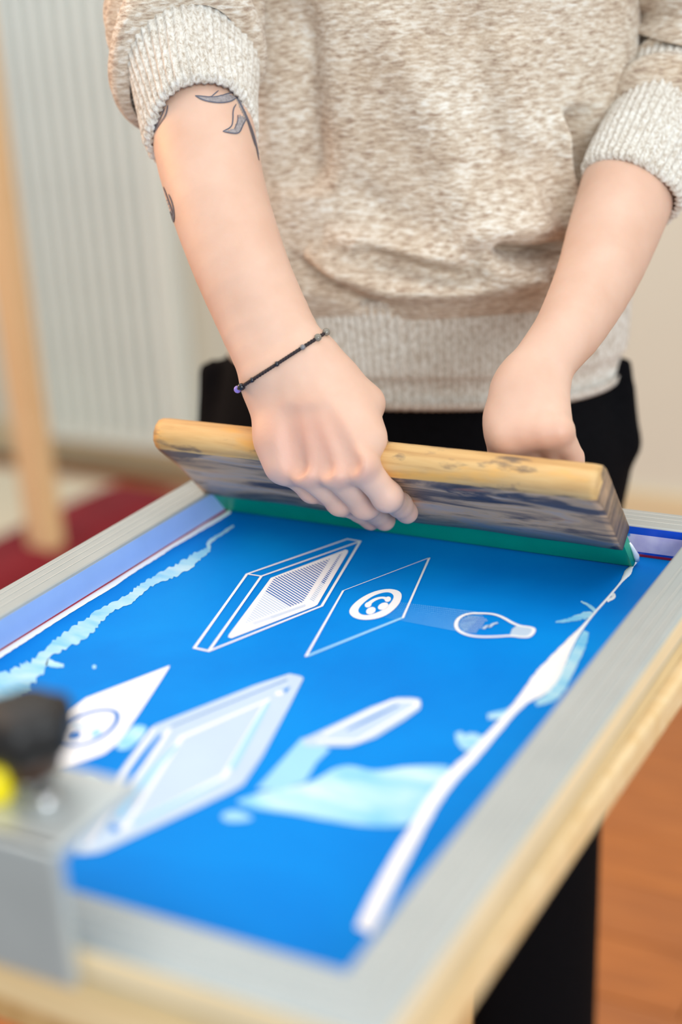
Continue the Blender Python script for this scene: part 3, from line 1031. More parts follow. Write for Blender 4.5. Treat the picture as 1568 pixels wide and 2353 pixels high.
lathe('bolt_head', [(.0055, ztop), (.006, ztop + .001), (.006, ztop + .003), (.004, ztop + .0045), (.001, ztop + .005)], M['steel'], clamp, 20, (bq[0] + .39, bq[1] - .41, 0))


# ================================================================== PERSON
# signed-distance modelling: tapered limbs blended into one surface
class Field:
    def __init__(self, lo, hi, h):
        self.lo = np.array(lo, np.float32)
        self.h = h
        self.n = np.ceil((np.array(hi) - lo) / h).astype(int) + 1
        self.ax = [(self.lo[i] + h * np.arange(self.n[i])).astype(np.float32) for i in range(3)]
        self.V = np.full(self.n, 1.0, np.float32)

    def sl(self, mn, mx):
        s = []
        for i in range(3):
            a = max(0, int((mn[i] - self.lo[i]) / self.h))
            b_ = min(self.n[i], int((mx[i] - self.lo[i]) / self.h) + 2)
            if b_ <= a:
                return None
            s.append(slice(a, b_))
        return tuple(s)

    def apply(self, s, d, k, sub=False):
        V = self.V[s]
        if sub:
            d = -d
            hh = np.clip(0.5 - 0.5 * (V - d) / k, 0, 1) if k > 0 else None
            hh = np.clip(0.5 + 0.5 * (V - d) / k, 0, 1)
            self.V[s] = d * (1 - hh) + V * hh + k * hh * (1 - hh)
        else:
            hh = np.clip(0.5 + 0.5 * (d - V) / k, 0, 1)
            self.V[s] = d * (1 - hh) + V * hh - k * hh * (1 - hh)

    def cone(self, a, b_, ra, rb, k=0.006, sub=False):
        a, b_ = np.array(a, np.float32), np.array(b_, np.float32)
        pad = max(ra, rb) + k + 3 * self.h
        s = self.sl(np.minimum(a, b_) - pad, np.maximum(a, b_) + pad)
        if s is None:
            return
        x = self.ax[0][s[0]][:, None, None] - a[0]
        y = self.ax[1][s[1]][None, :, None] - a[1]
        z = self.ax[2][s[2]][None, None, :] - a[2]
        ba = b_ - a
        l2 = float(ba @ ba) + 1e-12
        t = np.clip((x * ba[0] + y * ba[1] + z * ba[2]) / l2, 0, 1)
        d = np.sqrt((x - ba[0] * t) ** 2 + (y - ba[1] * t) ** 2 + (z - ba[2] * t) ** 2) - (ra + (rb - ra) * t)
        self.apply(s, d, k, sub)

    def chain(self, P, R_, k=0.006):
        """tapered limb through many points, blended once into the field"""
        P = [np.array(p, np.float32) for p in P]
        pad = max(R_) + k + 3 * self.h
        s = self.sl(np.min(P, 0) - pad, np.max(P, 0) + pad)
        x0 = self.ax[0][s[0]][:, None, None]
        y0 = self.ax[1][s[1]][None, :, None]
        z0 = self.ax[2][s[2]][None, None, :]
        best = None
        for a, b_, ra, rb in zip(P[:-1], P[1:], R_[:-1], R_[1:]):
            ba = b_ - a
            x, y, z = x0 - a[0], y0 - a[1], z0 - a[2]
            t = np.clip((x * ba[0] + y * ba[1] + z * ba[2]) / (float(ba @ ba) + 1e-12), 0, 1)
            d = np.sqrt((x - ba[0] * t) ** 2 + (y - ba[1] * t) ** 2 + (z - ba[2] * t) ** 2) - (ra + (rb - ra) * t)
            best = d if best is None else np.minimum(best, d)
        self.apply(s, best, k)

    def ball(self, c_, r, k=0.006, sub=False):
        self.cone(c_, np.array(c_) + np.array([0, 0, 1e-4]), r, r, k, sub)

    def ellipsoid(self, c_, rad, k=0.01, sub=False):
        c_, rad = np.array(c_, np.float32), np.array(rad, np.float32)
        pad = rad + k + 3 * self.h
        s = self.sl(c_ - pad, c_ + pad)
        if s is None:
            return
        x = (self.ax[0][s[0]][:, None, None] - c_[0])
        y = (self.ax[1][s[1]][None, :, None] - c_[1])
        z = (self.ax[2][s[2]][None, None, :] - c_[2])
        k0 = np.sqrt((x / rad[0]) ** 2 + (y / rad[1]) ** 2 + (z / rad[2]) ** 2)
        k1 = np.sqrt((x / rad[0] ** 2) ** 2 + (y / rad[1] ** 2) ** 2 + (z / rad[2] ** 2) ** 2)
        d = k0 * (k0 - 1) / np.maximum(k1, 1e-6)
        self.apply(s, d, k, sub)

    def mesh(self):
        V = self.V
        ins = V < 0
        nx, ny, nz = V.shape
        c8 = [ins[i:nx - 1 + i, j:ny - 1 + j, k:nz - 1 + k] for i in (0, 1) for j in (0, 1) for k in (0, 1)]
        cnt = sum(c_.astype(np.int8) for c_ in c8)
        act = (cnt > 0) & (cnt < 8)
        I, J, K = np.nonzero(act)
        acc = np.zeros((len(I), 3))
        num = np.zeros(len(I))
        cr = [(0, 0, 0), (1, 0, 0), (0, 1, 0), (1, 1, 0), (0, 0, 1), (1, 0, 1), (0, 1, 1), (1, 1, 1)]
        ed = [(0, 1), (2, 3), (4, 5), (6, 7), (0, 2), (1, 3), (4, 6), (5, 7), (0, 4), (1, 5), (2, 6), (3, 7)]
        val = [V[I + a, J + b_, K + c_] for a, b_, c_ in cr]
        for p, q in ed:
            va, vb = val[p], val[q]
            x = (va < 0) != (vb < 0)
            t = np.where(x, va / np.where(x, va - vb, 1), 0)
            P, Qq = np.array(cr[p]), np.array(cr[q])
            acc += (P + (Qq - P) * t[:, None]) * x[:, None]
            num += x
        pos = acc / num[:, None] + np.stack([I, J, K], 1)
        verts = pos * self.h + self.lo
        idx = np.full(act.shape, -1, np.int64)
        idx[I, J, K] = np.arange(len(I))
        faces = []
        for axn in range(3):
            A = np.take(ins, range(0, V.shape[axn] - 1), axn)
            B = np.take(ins, range(1, V.shape[axn]), axn)
            e = np.argwhere(A != B)
            o1, o2 = [(1, 2), (2, 0), (0, 1)][axn]
            ok = (e[:, o1] > 0) & (e[:, o2] > 0) & (e[:, o1] < V.shape[o1] - 1) & (e[:, o2] < V.shape[o2] - 1)
            e = e[ok]
            sgn = A[tuple(e.T)]
            d1 = np.zeros(3, int); d1[o1] = 1
            d2 = np.zeros(3, int); d2[o2] = 1
            q = [idx[tuple((e - d1 - d2).T)], idx[tuple((e - d2).T)], idx[tuple(e.T)], idx[tuple((e - d1).T)]]
            f_ = np.stack(q, 1)
            f_ = f_[(f_ >= 0).all(1)] if True else f_
            sg = sgn
            keep = (np.stack(q, 1) >= 0).all(1)
            f_ = np.stack(q, 1)[keep]
            sg = sgn[keep]
            f_[~sg] = f_[~sg][:, ::-1]
            faces.append(f_)
        return verts, np.concatenate(faces)


def limb(F, keys, start, chord, sgn, k, n=14):
    """keys: (x, y, depth, radius, half spread) along the forearm; two strands make the flat wrist"""
    K = np.array(keys, float)
    u0 = np.concatenate([[0], np.cumsum(np.hypot(np.diff(K[:, 0]), np.diff(K[:, 1])))])
    u0 /= u0[-1]
    # smooth (Catmull-Rom) through the keys
    out = []
    for t in np.linspace(0, 1, n):
        i = min(len(K) - 2, max(0, int(np.searchsorted(u0, t, side='right')) - 1))
        f_ = (t - u0[i]) / (u0[i + 1] - u0[i])
        p0, p1, p2, p3 = K[max(0, i - 1)], K[i], K[i + 1], K[min(len(K) - 1, i + 2)]
        out.append(0.5 * ((2 * p1) + (-p0 + p2) * f_ + (2 * p0 - 5 * p1 + 4 * p2 - p3) * f_ ** 2 + (-p0 + 3 * p1 - 3 * p2 + p3) * f_ ** 3))
    P = [start[0]] + [U(o[0] + sgn * o[4] * chord[0], o[1] + sgn * o[4] * chord[1], o[2]) for o in out]
    F.chain(P, [start[1]] + [o[3] for o in out], k)


def bbox_of(pts, pad):
    P = np.array(pts)
    return P.min(0) - pad, P.max(0) + pad


person = empty('person', (-0.54, 1.13, 0))
tag(person, 'person in heather beige wool jumper and black trousers pushing the squeegee', 'person')
PO = np.array(person.location)
TC = np.array([-0.551, 1.125])                 # torso axis at the hem
Lx = np.array([.951, .309, 0]); Fw = np.array([.309, -.951, 0])
SHR = np.array([-0.735, 1.045, 1.40])         # shoulders
SHL = np.array([-0.345, 1.185, 1.40])

# ---- right arm and hand (left in the picture)
ELR = U(425, 30, 1.080)
fing = dict(
    index=[(-.4300, .1265, .0165), (-.4178, .101, .0235), (-.4198, .0770, .0160), (-.420, .062, .0140)],
    middle=[(-.4485, .124, .0210), (-.4395, .087, .0240), (-.4435, .061, .0155), (-.443, .046, .0140)],
    ring=[(-.4702, .123, .0230), (-.4590, .086, .0240), (-.4570, .059, .0155), (-.455, .043, .0140)],
    little=[(-.4905, .121, .0200), (-.4785, .094, .0220), (-.4735, .072, .0150), (-.4715, .056, .0140)])
frad = dict(index=(.0118, .0096, .0086, .0078), middle=(.0120, .0098, .0087, .0078), ring=(.0114, .0092, .0082, .0074), little=(.0106, .0083, .0073, .0066))
WU, WR = U(617, 850, .992), U(682, 806, .988)
pts = [ELR, WU, WR] + [Q(*v) for f_ in fing.values() for v in f_] + [U(880, 925, .985), Q(-.41, .05, -.03)]
lo, hi = bbox_of(pts, 0.055)
F = Field(lo, hi, 0.0016)
fa0, fa1 = U(462, 190, 1.050), U(514, 480, 1.022)
keysR = [(458, 230, 1.049, .0352, 0), (474, 345, 1.038, .0348, 1), (508, 480, 1.024, .0326, 3), (557, 620, 1.011, .0302, 7), (598, 715, 1.003, .0272, 16), (628, 780, .996, .0238, 27), (650, 828, .990, .0215, 35)]
for sg in (-1, 1):
    limb(F, keysR, (ELR, .0340), (.826, -.565), sg, .008)
mcb = dict(index=(712, 838, .984), middle=(684, 852, .983), ring=(655, 866, .986), little=(628, 880, .992))
for k, f_ in fing.items():
    J = [Q(*v) for v in f_]
    r = frad[k]
    b0 = U(*mcb[k])
    F.cone(b0, J[0], .0165, r[0] * 1.0, .011)
# palm and heel of the hand
F.cone(U(628, 900, 1.004), Q(-.488, .128, .004), .0185, .0150, .014)
F.cone(U(690, 880, 1.004), Q(-.452, .134, .003), .0200, .0145, .014)
F.cone(U(655, 960, .993), U(815, 985, .975), .0125, .0125, .012)
F.cone(U(640, 1010, .986), U(660, 1065, .985), .0150, .0125, .012)
# thumb: metacarpal along the side, then down behind the wood
th = [U(728, 842, .990), U(838, 928, .988), Q(-.452, .108, -.0300), Q(-.449, .082, -.0240)]
F.cone(th[0], th[1], .0185, .0132, .014)
F.cone(th[1], th[2], .0128, .0110, .006)
F.cone(th[2], th[3], .0105, .0088, .005)
F.cone(U(765, 880, .986), U(835, 1000, .968), .0150, .0110, .012)
F.cone(U(800, 930, .982), U(845, 1010, .964), .0130, .0115, .012)
# fingers
for k, f_ in fing.items():
    J = [Q(*v) for v in f_]
    r = frad[k]
    F.cone(J[0], J[1], r[0] * 0.93, r[1] * 0.98, .0035)
    F.cone(J[1], J[2], r[1] * 0.97, r[2], .0030)
    F.cone(J[2], J[3], r[2] * 0.98, r[3], .0030)
    F.ball(J[1], r[1] * 1.05, .004)
    d = CAM - J[0]
    d /= np.linalg.norm(d)
    kn = J[0] + d * .0042 + np.array([0, 0, .0015])
    F.ball(kn, r[0] * 0.88, .005)
    # extensor tendon
    b0 = U(*mcb[k]) + d * .0125
    F.cone(b0, J[0] + d * .0092, .0022, .0044, .0060)
# hollows between the tendons
order = ['index', 'middle', 'ring', 'little']
for k1, k2 in zip(order[:-1], order[1:]):
    A0, A1 = U(*mcb[k1]), Q(*fing[k1][0])
    B0, B1 = U(*mcb[k2]), Q(*fing[k2][0])
    p0 = (A0 + B0) / 2 * .55 + (A1 + B1) / 2 * .45
    p1 = (A0 + B0) / 2 * .04 + (A1 + B1) / 2 * .96
    d = CAM - p1
    d /= np.linalg.norm(d)
    F.cone(p0 + d * .0272, p1 + d * .0192, .0090, .0090, .0060, True)
fieldR = F
vR, fR = F.mesh()

# ---- left arm and hand (right in the picture)
ELL = U(1612, 150, 1.150)
lf = dict(
    index=[(-.3490, .099, -.0320), (-.3480, .070, -.0330), (-.3480, .048, -.0240), (-.348, .034, -.0215)],
    middle=[(-.3365, .101, -.0350), (-.3350, .068, -.0345), (-.3345, .044, -.0245), (-.3345, .030, -.0215)],
    ring=[(-.3240, .101, -.0370), (-.3215, .070, -.0350), (-.3210, .048, -.0245), (-.321, .034, -.0215)],
    little=[(-.3150, .099, -.0400), (-.3100, .076, -.0355), (-.3085, .056, -.0245), (-.308, .044, -.0215)])
LWR, LWU = U(1216, 850, .975), U(1256, 846, .978)
pts = [ELL, LWR, LWU] + [Q(*v) for f_ in lf.values() for v in f_] + [U(1130, 950, .96)]
lo, hi = bbox_of(pts, 0.055)
F = Field(lo, hi, 0.002)
keysL = [(1450, 420, 1.088, .0342, 0), (1408, 540, 1.060, .0312, 1), (1368, 645, 1.033, .0268, 4), (1310, 755, .999, .0212, 10), (1268, 810, .984, .0178, 16), (1238, 852, .976, .0165, 20)]
for sg in (-1, 1):
    limb(F, keysL, (ELL, .0350), (.97, -.1), sg, .007)
lmc = dict(index=(1200, 900, .968), middle=(1222, 896, .967), ring=(1242, 893, .969), little=(1258, 890, .973))
for k, f_ in lf.items():
    J = [Q(*v) for v in f_]
    r = [x * 0.86 for x in frad[k]]
    F.cone(U(*lmc[k]), J[0], .0135, r[0], .010)
    F.cone(J[0], J[1], r[0] * .93, r[1], .0030)
    F.cone(J[1], J[2], r[1], r[2], .002)
    F.cone(J[2], J[3], r[2], r[3], .002)
    d = CAM - J[0]
    d /= np.linalg.norm(d)
    F.ball(J[0] + d * .004 + np.array([0, 0, .002]), r[0] * .86, .006)
    F.cone(U(*lmc[k]) + d * .011, J[0] + d * .008, .002, .0036, .007)
lt = [U(1196, 880, .975), U(1156, 962, .968), Q(-.3555, .098, -.0400), Q(-.3600, .074, -.0260)]
F.cone(lt[0], lt[1], .0150, .0115, .012)
F.cone(lt[1], lt[2], .0112, .0100, .006)
F.cone(lt[2], lt[3], .0098, .0082, .005)
F.cone(U(1180, 900, .970), U(1172, 1010, .962), .0125, .0115, .012)
vL, fL = F.mesh()

# ---- trunk, head and legs (under the clothes and above the picture)
F = Field((-0.86, 0.80, 0.0), (-0.20, 1.40, 1.80), 0.009)
t3 = lambda a, b_, z: np.array([TC[0], TC[1], 0]) + Lx * a + Fw * b_ + np.array([0, 0, z])
F.cone(t3(-.06, 0, .95), t3(.06, 0, .95), .10, .10, .03)
F.cone(t3(-.06, 0, 1.10), t3(.06, 0, 1.10), .095, .095, .04)
F.cone(t3(-.08, .03, 1.30), t3(.08, .03, 1.30), .095, .095, .05)
F.cone(SHR, SHL, .055, .055, .04)
F.cone(t3(0, .04, 1.40), t3(0, .06, 1.52), .052, .050, .03)
F.ellipsoid(t3(0, .085, 1.625), (.078, .095, .112), .03)
F.ellipsoid(t3(0, .115, 1.575), (.055, .065, .065), .03)
F.cone(t3(0, .178, 1.625), t3(0, .198, 1.600), .009, .013, .01)
for s in (-1, 1):
    F.ellipsoid(t3(s * .078, .075, 1.615), (.014, .020, .030), .008)
    F.ball(t3(s * .032, .168, 1.632), .012, .006, True)
    F.ball(t3(s * .032, .160, 1.632), .0125, .003)
F.cone(t3(-.02, .178, 1.560), t3(.02, .178, 1.560), .007, .007, .006)
for (sh, el) in ((SHR, ELR), (SHL, ELL)):
    F.cone(sh, el, .046, .036, .02)
for s in (-1, 1):
    F.cone(t3(s * .088, 0, .90), t3(s * .090, .02, .50), .075, .050, .03)
    F.cone(t3(s * .090, .02, .50), t3(s * .095, -.01, .09), .048, .035, .02)
    F.cone(t3(s * .095, -.02, .045), t3(s * .11, .14, .035), .034, .028, .02)
vT, fT = F.mesh()

allv = np.concatenate([vR, vL, vT])
allf = np.concatenate([fR, fL + len(vR), fT + len(vR) + len(vL)])
me = bpy.data.meshes.new('body')
me.vertices.add(len(allv))
me.vertices.foreach_set('co', (allv - PO).astype(np.float32).ravel())
me.loops.add(allf.size)
me.loops.foreach_set('vertex_index', allf.ravel().astype(np.int32))
me.polygons.add(len(allf))
me.polygons.foreach_set('loop_start', np.arange(0, allf.size, 4, dtype=np.int32))
me.update(calc_edges=True)
me.validate()
me.shade_smooth()
# flushed skin over the knuckles and finger ends
fl = np.zeros(len(allv), np.float32)
for f_, base in ((fing, 1.0), (lf, 0.5)):
    for k, v in f_.items():
        J = [Q(*a) for a in v]
        d = CAM - J[0]
        d /= np.linalg.norm(d)
        for c_, rr, amp in ((J[0] + d * .012 + np.array([0.004, 0, -.004]), .011, .4), (J[1], .013, .45), (J[3], .014, .5)):
            fl += base * amp * np.exp(-((allv - c_) ** 2).sum(1) / rr ** 2).astype(np.float32)
for c_ in (U(700, 1000, .96), U(762, 1010, .955), U(640, 1000, .97)):
    fl += .35 * np.exp(-((allv - c_) ** 2).sum(1) / .022 ** 2).astype(np.float32)
at = me.attributes.new('flush', 'FLOAT', 'POINT')
at.data.foreach_set('value', np.clip(fl, 0, 1))
body = new_obj('body', me, M['skin'], person)
sm = body.modifiers.new('smooth', 'SMOOTH')
sm.factor = 0.5
sm.iterations = 3

# surface to lay tattoo and bracelet on
bvR = BVHTree.FromPolygons([tuple(v) for v in vR], [tuple(map(int, f_)) for f_ in fR])


def skin_hit(x, y, lift):
    d = Vector(ray(x, y)).normalized()
    loc, nor, i, dist = bvR.ray_cast(Vector(CAM), d)
    if loc is None:
        return None
    return np.array(loc + nor * lift)


def skin_fill(px, lift, step=3.0):
    """grid fill of a small polygon laid on the skin"""
    P = np.array(px)
    x0, y0 = P.min(0)
    x1, y1 = P.max(0)
    def inside(x, y):
        c_ = False
        j = len(P) - 1
        for i in range(len(P)):
            if (P[i][1] > y) != (P[j][1] > y) and x < (P[j][0] - P[i][0]) * (y - P[i][1]) / (P[j][1] - P[i][1]) + P[i][0]:
                c_ = not c_
            j = i
        return c_
    vs, fs, ids = [], [], {}
    nx_, ny_ = int((x1 - x0) / step) + 1, int((y1 - y0) / step) + 1
    def vid(i, j):
        if (i, j) not in ids:
            h_ = skin_hit(x0 + i * step, y0 + j * step, lift)
            ids[(i, j)] = None if h_ is None else len(vs)
            if h_ is not None:
                vs.append(h_ - PO)
        return ids[(i, j)]
    for i in range(nx_):
        for j in range(ny_):
            if inside(x0 + (i + .5) * step, y0 + (j + .5) * step):
                q = [vid(i, j), vid(i, j + 1), vid(i + 1, j + 1), vid(i + 1, j)]
                if None not in q:
                    fs.append(tuple(q))
    return vs, fs


def skin_line(px, w, lift):
    px = smooth_open([tuple(p) for p in px], 2)
    dense = []
    for i in range(len(px) - 1):
        a, b_ = np.array(px[i]), np.array(px[i + 1])
        n_ = max(1, int(np.linalg.norm(b_ - a) / 6))
        dense += [a + (b_ - a) * t / n_ for t in range(n_)]
    dense.append(np.array(px[-1]))
    vs, fs = [], []
    prev = False
    for i, p in enumerate(dense):
        t = dense[min(i + 1, len(dense) - 1)] - dense[max(i - 1, 0)]
        t = t / (np.linalg.norm(t) + 1e-9)
        nn = np.array([-t[1], t[0]]) * w / 2 * min(1, 0.35 + 4 * min(i, len(dense) - 1 - i) / len(dense))
        a, b_ = skin_hit(*(p - nn), lift), skin_hit(*(p + nn), lift)
        if a is None or b_ is None or np.linalg.norm(a - b_) > .01:
            prev = False
            continue
        vs += [a - PO, b_ - PO]
        if prev:
            k = len(vs)
            fs.append((k - 4, k - 3, k - 1, k - 2))
        prev = True
    return vs, fs


T_ = crop(200, 0, 0.3827)
lines = [
    ([(790, 545), (765, 565), (745, 585), (700, 580), (650, 575)], 2.6), ([(650, 575), (700, 605), (790, 620), (860, 612), (895, 590)], 3.0),
    ([(745, 585), (800, 578), (850, 560), (890, 560)], 2.4), ([(895, 625), (875, 660), (876, 720), (868, 765), (815, 790)], 2.8),
    ([(815, 790), (870, 802), (915, 802), (935, 750), (955, 715)], 2.8), ([(905, 690), (905, 730), (885, 775)], 2.0),
    ([(890, 570), (930, 640), (975, 740), (1010, 850), (1032, 965)], 2.4), ([(905, 600), (950, 690), (985, 800), (1010, 880)], 1.8),
    ([(870, 550), (920, 620), (960, 700), (1000, 800), (1030, 930)], 2.0),
    ([(488, 632), (478, 690), (440, 740), (395, 808), (380, 790)], 2.6), ([(470, 650), (440, 720), (405, 780)], 2.0), ([(440, 665), (410, 720), (385, 790)], 2.0),
    ([(378, 790), (372, 830)], 3.0),
    ([(445, 1105), (470, 1190), (500, 1260), (522, 1335)], 2.8), ([(460, 1120), (490, 1200), (515, 1270), (524, 1330)], 2.2), ([(492, 1165), (515, 1220), (526, 1290), (522, 1335)], 2.6), ([(450, 1150), (470, 1230), (505, 1310)], 2.4),
]
shades = [[[(650, 575), (745, 588), (850, 562), (895, 590), (860, 610), (790, 618), (700, 603)], [(915, 690), (955, 715), (935, 750), (912, 800), (870, 800), (820, 790), (885, 775)], [(875, 545), (900, 560), (945, 660), (965, 720), (955, 720), (920, 650)]], [], [[(448, 1120), (475, 1180), (505, 1250), (522, 1330), (500, 1290), (465, 1200)]]]
labels = ['fine line tattoo of shaded leaves under the cuff', 'thin outline leaf tattoo at the edge of the cuff', 'narrow feather line tattoo along the outer forearm']
for gi, idxs in enumerate((range(0, 9), range(9, 13), range(13, 17))):
    vs, fs = [], []
    for p, w in [lines[i] for i in idxs]:
        a, b_ = skin_line([T_(q) for q in p], w, .00045)
        fs += [tuple(len(vs) + i for i in f_) for f_ in b_]
        vs += a
    tat = mesh_obj('tattoo', vs, fs, M['tattoo'], person)
    tag(tat, labels[gi], kind='stuff')
    for p in shades[gi]:
        a, b_ = skin_fill([T_(q) for q in p], .00035)
        mesh_obj('tattoo_shading', a, b_, M['tattoo_grey'], tat)

# ---- bracelet round the right wrist
chord0, chord1 = U(556, 890, .992), U(748, 766, .988)
e1 = chord1 - chord0
e1 /= np.linalg.norm(e1)
wc = (U(617, 850, .992) + U(682, 806, .988)) / 2
vd = -(CAM - wc) / np.linalg.norm(CAM - wc)
e2 = vd - e1 * (vd @ e1)
e2 /= np.linalg.norm(e2)
ringp = []
for i in range(96):
    a = 2 * math.pi * i / 96
    d = e1 * math.cos(a) + e2 * math.sin(a)
    loc, nor, ii, dist = bvR.ray_cast(Vector(wc + d * .09), Vector(-d))
    ringp.append(np.array(loc) + d * .0011 if loc is not None else wc + d * .03)
ringp = [(ringp[i - 1] + 2 * ringp[i] + ringp[(i + 1) % 96]) / 4 for i in range(96)]
brace = bpy.data.objects.new('bracelet', None)
col.objects.link(brace)
brace.parent = person
tag(brace, 'thin dark braided bracelet with small beads on the wrist')
for ph in (0, 2.1, 4.2):
    P = []
    for i in range(96 * 4):
        a, b_ = ringp[(i // 4) % 96], ringp[(i // 4 + 1) % 96]
        p = a + (b_ - a) * (i % 4) / 4
        d = (p - wc) / np.linalg.norm(p - wc)
        ax = np.cross(e1, e2)
        w = 2 * math.pi * i / 14 + ph
        P.append(p + .00055 * (math.cos(w) * d + math.sin(w) * ax) - PO)
    tube('cord', P, .00075, M['cord'], brace, 5, True)


def bead(px, py, r, mat, squash=1.0):
    best = min(ringp, key=lambda p: np.hypot(*(proj(p)[:2] - np.array([px, py]))) + (1000 if (p - wc) @ e2 > .006 else 0))
    bm = bmesh.new()
    bmesh.ops.create_uvsphere(bm, u_segments=16, v_segments=10, radius=r)
    d = (best - wc) / np.linalg.norm(best - wc)
    o = bm_obj('bead', bm, mat, brace, True)
    o.location = best + d * r * 0.4 - PO
    return o


bead(580, 868, .0018, M['bead_dark']); bead(636, 832, .0018, M['bead_dark']); bead(694, 795, .0019, M['bead_grey'])
bead(728, 776, .0026, M['bead_clear']); bead(748, 765, .0027, M['bead_clear'])
bead(556, 886, .0026, M['bead_dark']); bead(552, 900, .0026, M['bead_violet'])


# ------------------------------------------------------------------ clothes
def loft(name, rings, mat, parent, closed_u=True, caps=False):
    """rings: (n, m, 3) array"""
    R_ = np.asarray(rings)
    n, m_ = R_.shape[:2]
    vs = (R_.reshape(-1, 3) - PO)
    i, j = np.meshgrid(np.arange(n - 1), np.arange(m_ if closed_u else m_ - 1), indexing='ij')
    j2 = (j + 1) % m_
    f_ = np.stack([i * m_ + j, i * m_ + j2, (i + 1) * m_ + j2, (i + 1) * m_ + j], -1).reshape(-1, 4)
    me = bpy.data.meshes.new(name)
    me.vertices.add(len(vs))
    me.vertices.foreach_set('co', vs.astype(np.float32).ravel())
    me.loops.add(f_.size)
    me.loops.foreach_set('vertex_index', f_.ravel().astype(np.int32))
    me.polygons.add(len(f_))
    me.polygons.foreach_set('loop_start', np.arange(0, f_.size, 4, dtype=np.int32))
    me.update(calc_edges=True)
    me.shade_smooth()
    return new_obj(name, me, mat, parent)


def join_objs(objs, name):
    bm = bmesh.new()
    for o in objs:
        bm.from_mesh(o.data)
    me = bpy.data.meshes.new(name)
    bm.to_mesh(me)
    bm.free()
    me.shade_smooth()
    mat, par = objs[0].data.materials[0], objs[0].parent
    for o in objs:
        bpy.data.objects.remove(o)
    return new_obj(name, me, mat, par)


def crease_field(px, curves):
    """displacement (m, + outward) from folds drawn as seen curves: (polyline, width_px, depth)"""
    out = np.zeros(len(px))
    for (c_, w, dep) in curves:
        c_ = np.array(c_, float)
        best = np.full(len(px), 1e9)
        side = np.zeros(len(px))
        endf = np.zeros(len(px))
        for k in range(len(c_) - 1):
            a, b_ = c_[k], c_[k + 1]
            ab = b_ - a
            t = np.clip(((px - a) @ ab) / (ab @ ab), 0, 1)
            d = np.linalg.norm(px - (a + t[:, None] * ab), axis=1)
            u_ = (k + t) / (len(c_) - 1)
            m_ = d < best
            best[m_] = d[m_]
            endf[m_] = u_[m_]
        taper = np.clip(np.minimum(endf, 1 - endf) * 5, 0.0, 1) ** 0.7
        out += dep * taper * np.exp(-(best / w) ** 2)
    return out


sweater = bpy.data.objects.new('sweater', None)
col.objects.link(sweater)
sweater.parent = person
tag(sweater, 'heather beige wool jumper with ribbed cuffs and hem')


TS = TC + 0.012 * Lx[:2]


def torso_ring(z, m_):
    """superellipse ring of the torso at height z"""
    zs = [.84, .91, .935, .960, .990, 1.05, 1.15, 1.25, 1.33, 1.38, 1.42, 1.45]
    A = [.172, .174, .178, .186, .186, .183, .182, .186, .190, .182, .135, .075]
    B = [.112, .116, .122, .137, .139, .132, .125, .125, .118, .105, .085, .068]
    fw = [0, 0, 0, .004, .006, .006, .008, .014, .020, .026, .032, .036]
    a, b_, f_ = np.interp(z, zs, A), np.interp(z, zs, B), np.interp(z, zs, fw)
    th = np.linspace(0, 2 * np.pi, m_, endpoint=False)
    e = 2 / 2.35
    ca, sa = np.cos(th), np.sin(th)
    x = a * np.sign(ca) * np.abs(ca) ** e
    y = b_ * np.sign(sa) * np.abs(sa) ** e
    P = np.array([TS[0], TS[1], z])[None] + x[:, None] * Lx[None] + (y + f_)[:, None] * Fw[None]
    return P, th


# torso body
zs = np.concatenate([np.linspace(.928, 1.0, 60), np.linspace(1.003, 1.45, 150)])
m_ = 520
rings = []
for z in zs:
    P, th = torso_ring(z, m_)
    # blouse over the hem: pull in at the very bottom
    k = np.clip((z - .928) / .022, 0, 1)
    cen = np.array([TS[0], TS[1], z])
    P = cen + (P - cen) * (0.87 + 0.13 * math.sqrt(1 - (1 - k) ** 2))
    rings.append(P)
rings = np.array(rings)
flat = rings.reshape(-1, 3)
px = proj(flat)[:, :2]
cen = np.stack([np.full(len(flat), TS[0]), np.full(len(flat), TS[1]), flat[:, 2]], 1)
nrm = flat - cen
nrm /= np.linalg.norm(nrm, axis=1)[:, None]
front = (nrm @ Fw) > -0.2
folds = [
    ([(1125, 568), (1190, 580), (1250, 580), (1320, 565)], 15, -.026),
    ([(1040, 545), (1120, 535), (1200, 528), (1290, 515)], 38, .014),
    ([(1090, 612), (1180, 632), (1260, 645)], 28, .014),
    ([(820, 578), (920, 606), (1010, 634), (1110, 648)], 20, -.016),
    ([(740, 545), (880, 566), (980, 590), (1080, 600)], 28, .009),
    ([(690, 590), (780, 632), (900, 668), (1000, 668), (1150, 660), (1240, 640)], 26, .013),
    ([(650, 585), (740, 650), (840, 700), (940, 715)], 20, -.010),
    ([(1296, 260), (1300, 350), (1312, 450), (1300, 540)], 15, .012),
    ([(1340, 240), (1345, 330), (1345, 430)], 26, -.018),
    ([(680, -20), (690, 150), (700, 330), (690, 450)], 55, -.016),
    ([(850, -20), (930, 150), (1010, 300), (1060, 440)], 60, .008),
    ([(1000, 420), (1080, 470), (1180, 480), (1260, 440)], 50, .009),
    ([(780, 420), (900, 500), (1000, 540)], 40, -.006),
    ([(1160, 60), (1180, 220), (1230, 380)], 60, .006),
    ([(1080, -20), (1100, 120), (1130, 300), (1200, 400)], 40, -.006),
]
dsp = crease_field(px, folds) * front
rr = rng.normal(size=(8, 3)) * 22
for r_ in rr:
    dsp += .0011 * np.sin(flat @ r_ + rng.random() * 6)
flat = flat + nrm * dsp[:, None]
rings = flat.reshape(rings.shape)
torso = loft('torso_tmp', rings, M['knit'], sweater)

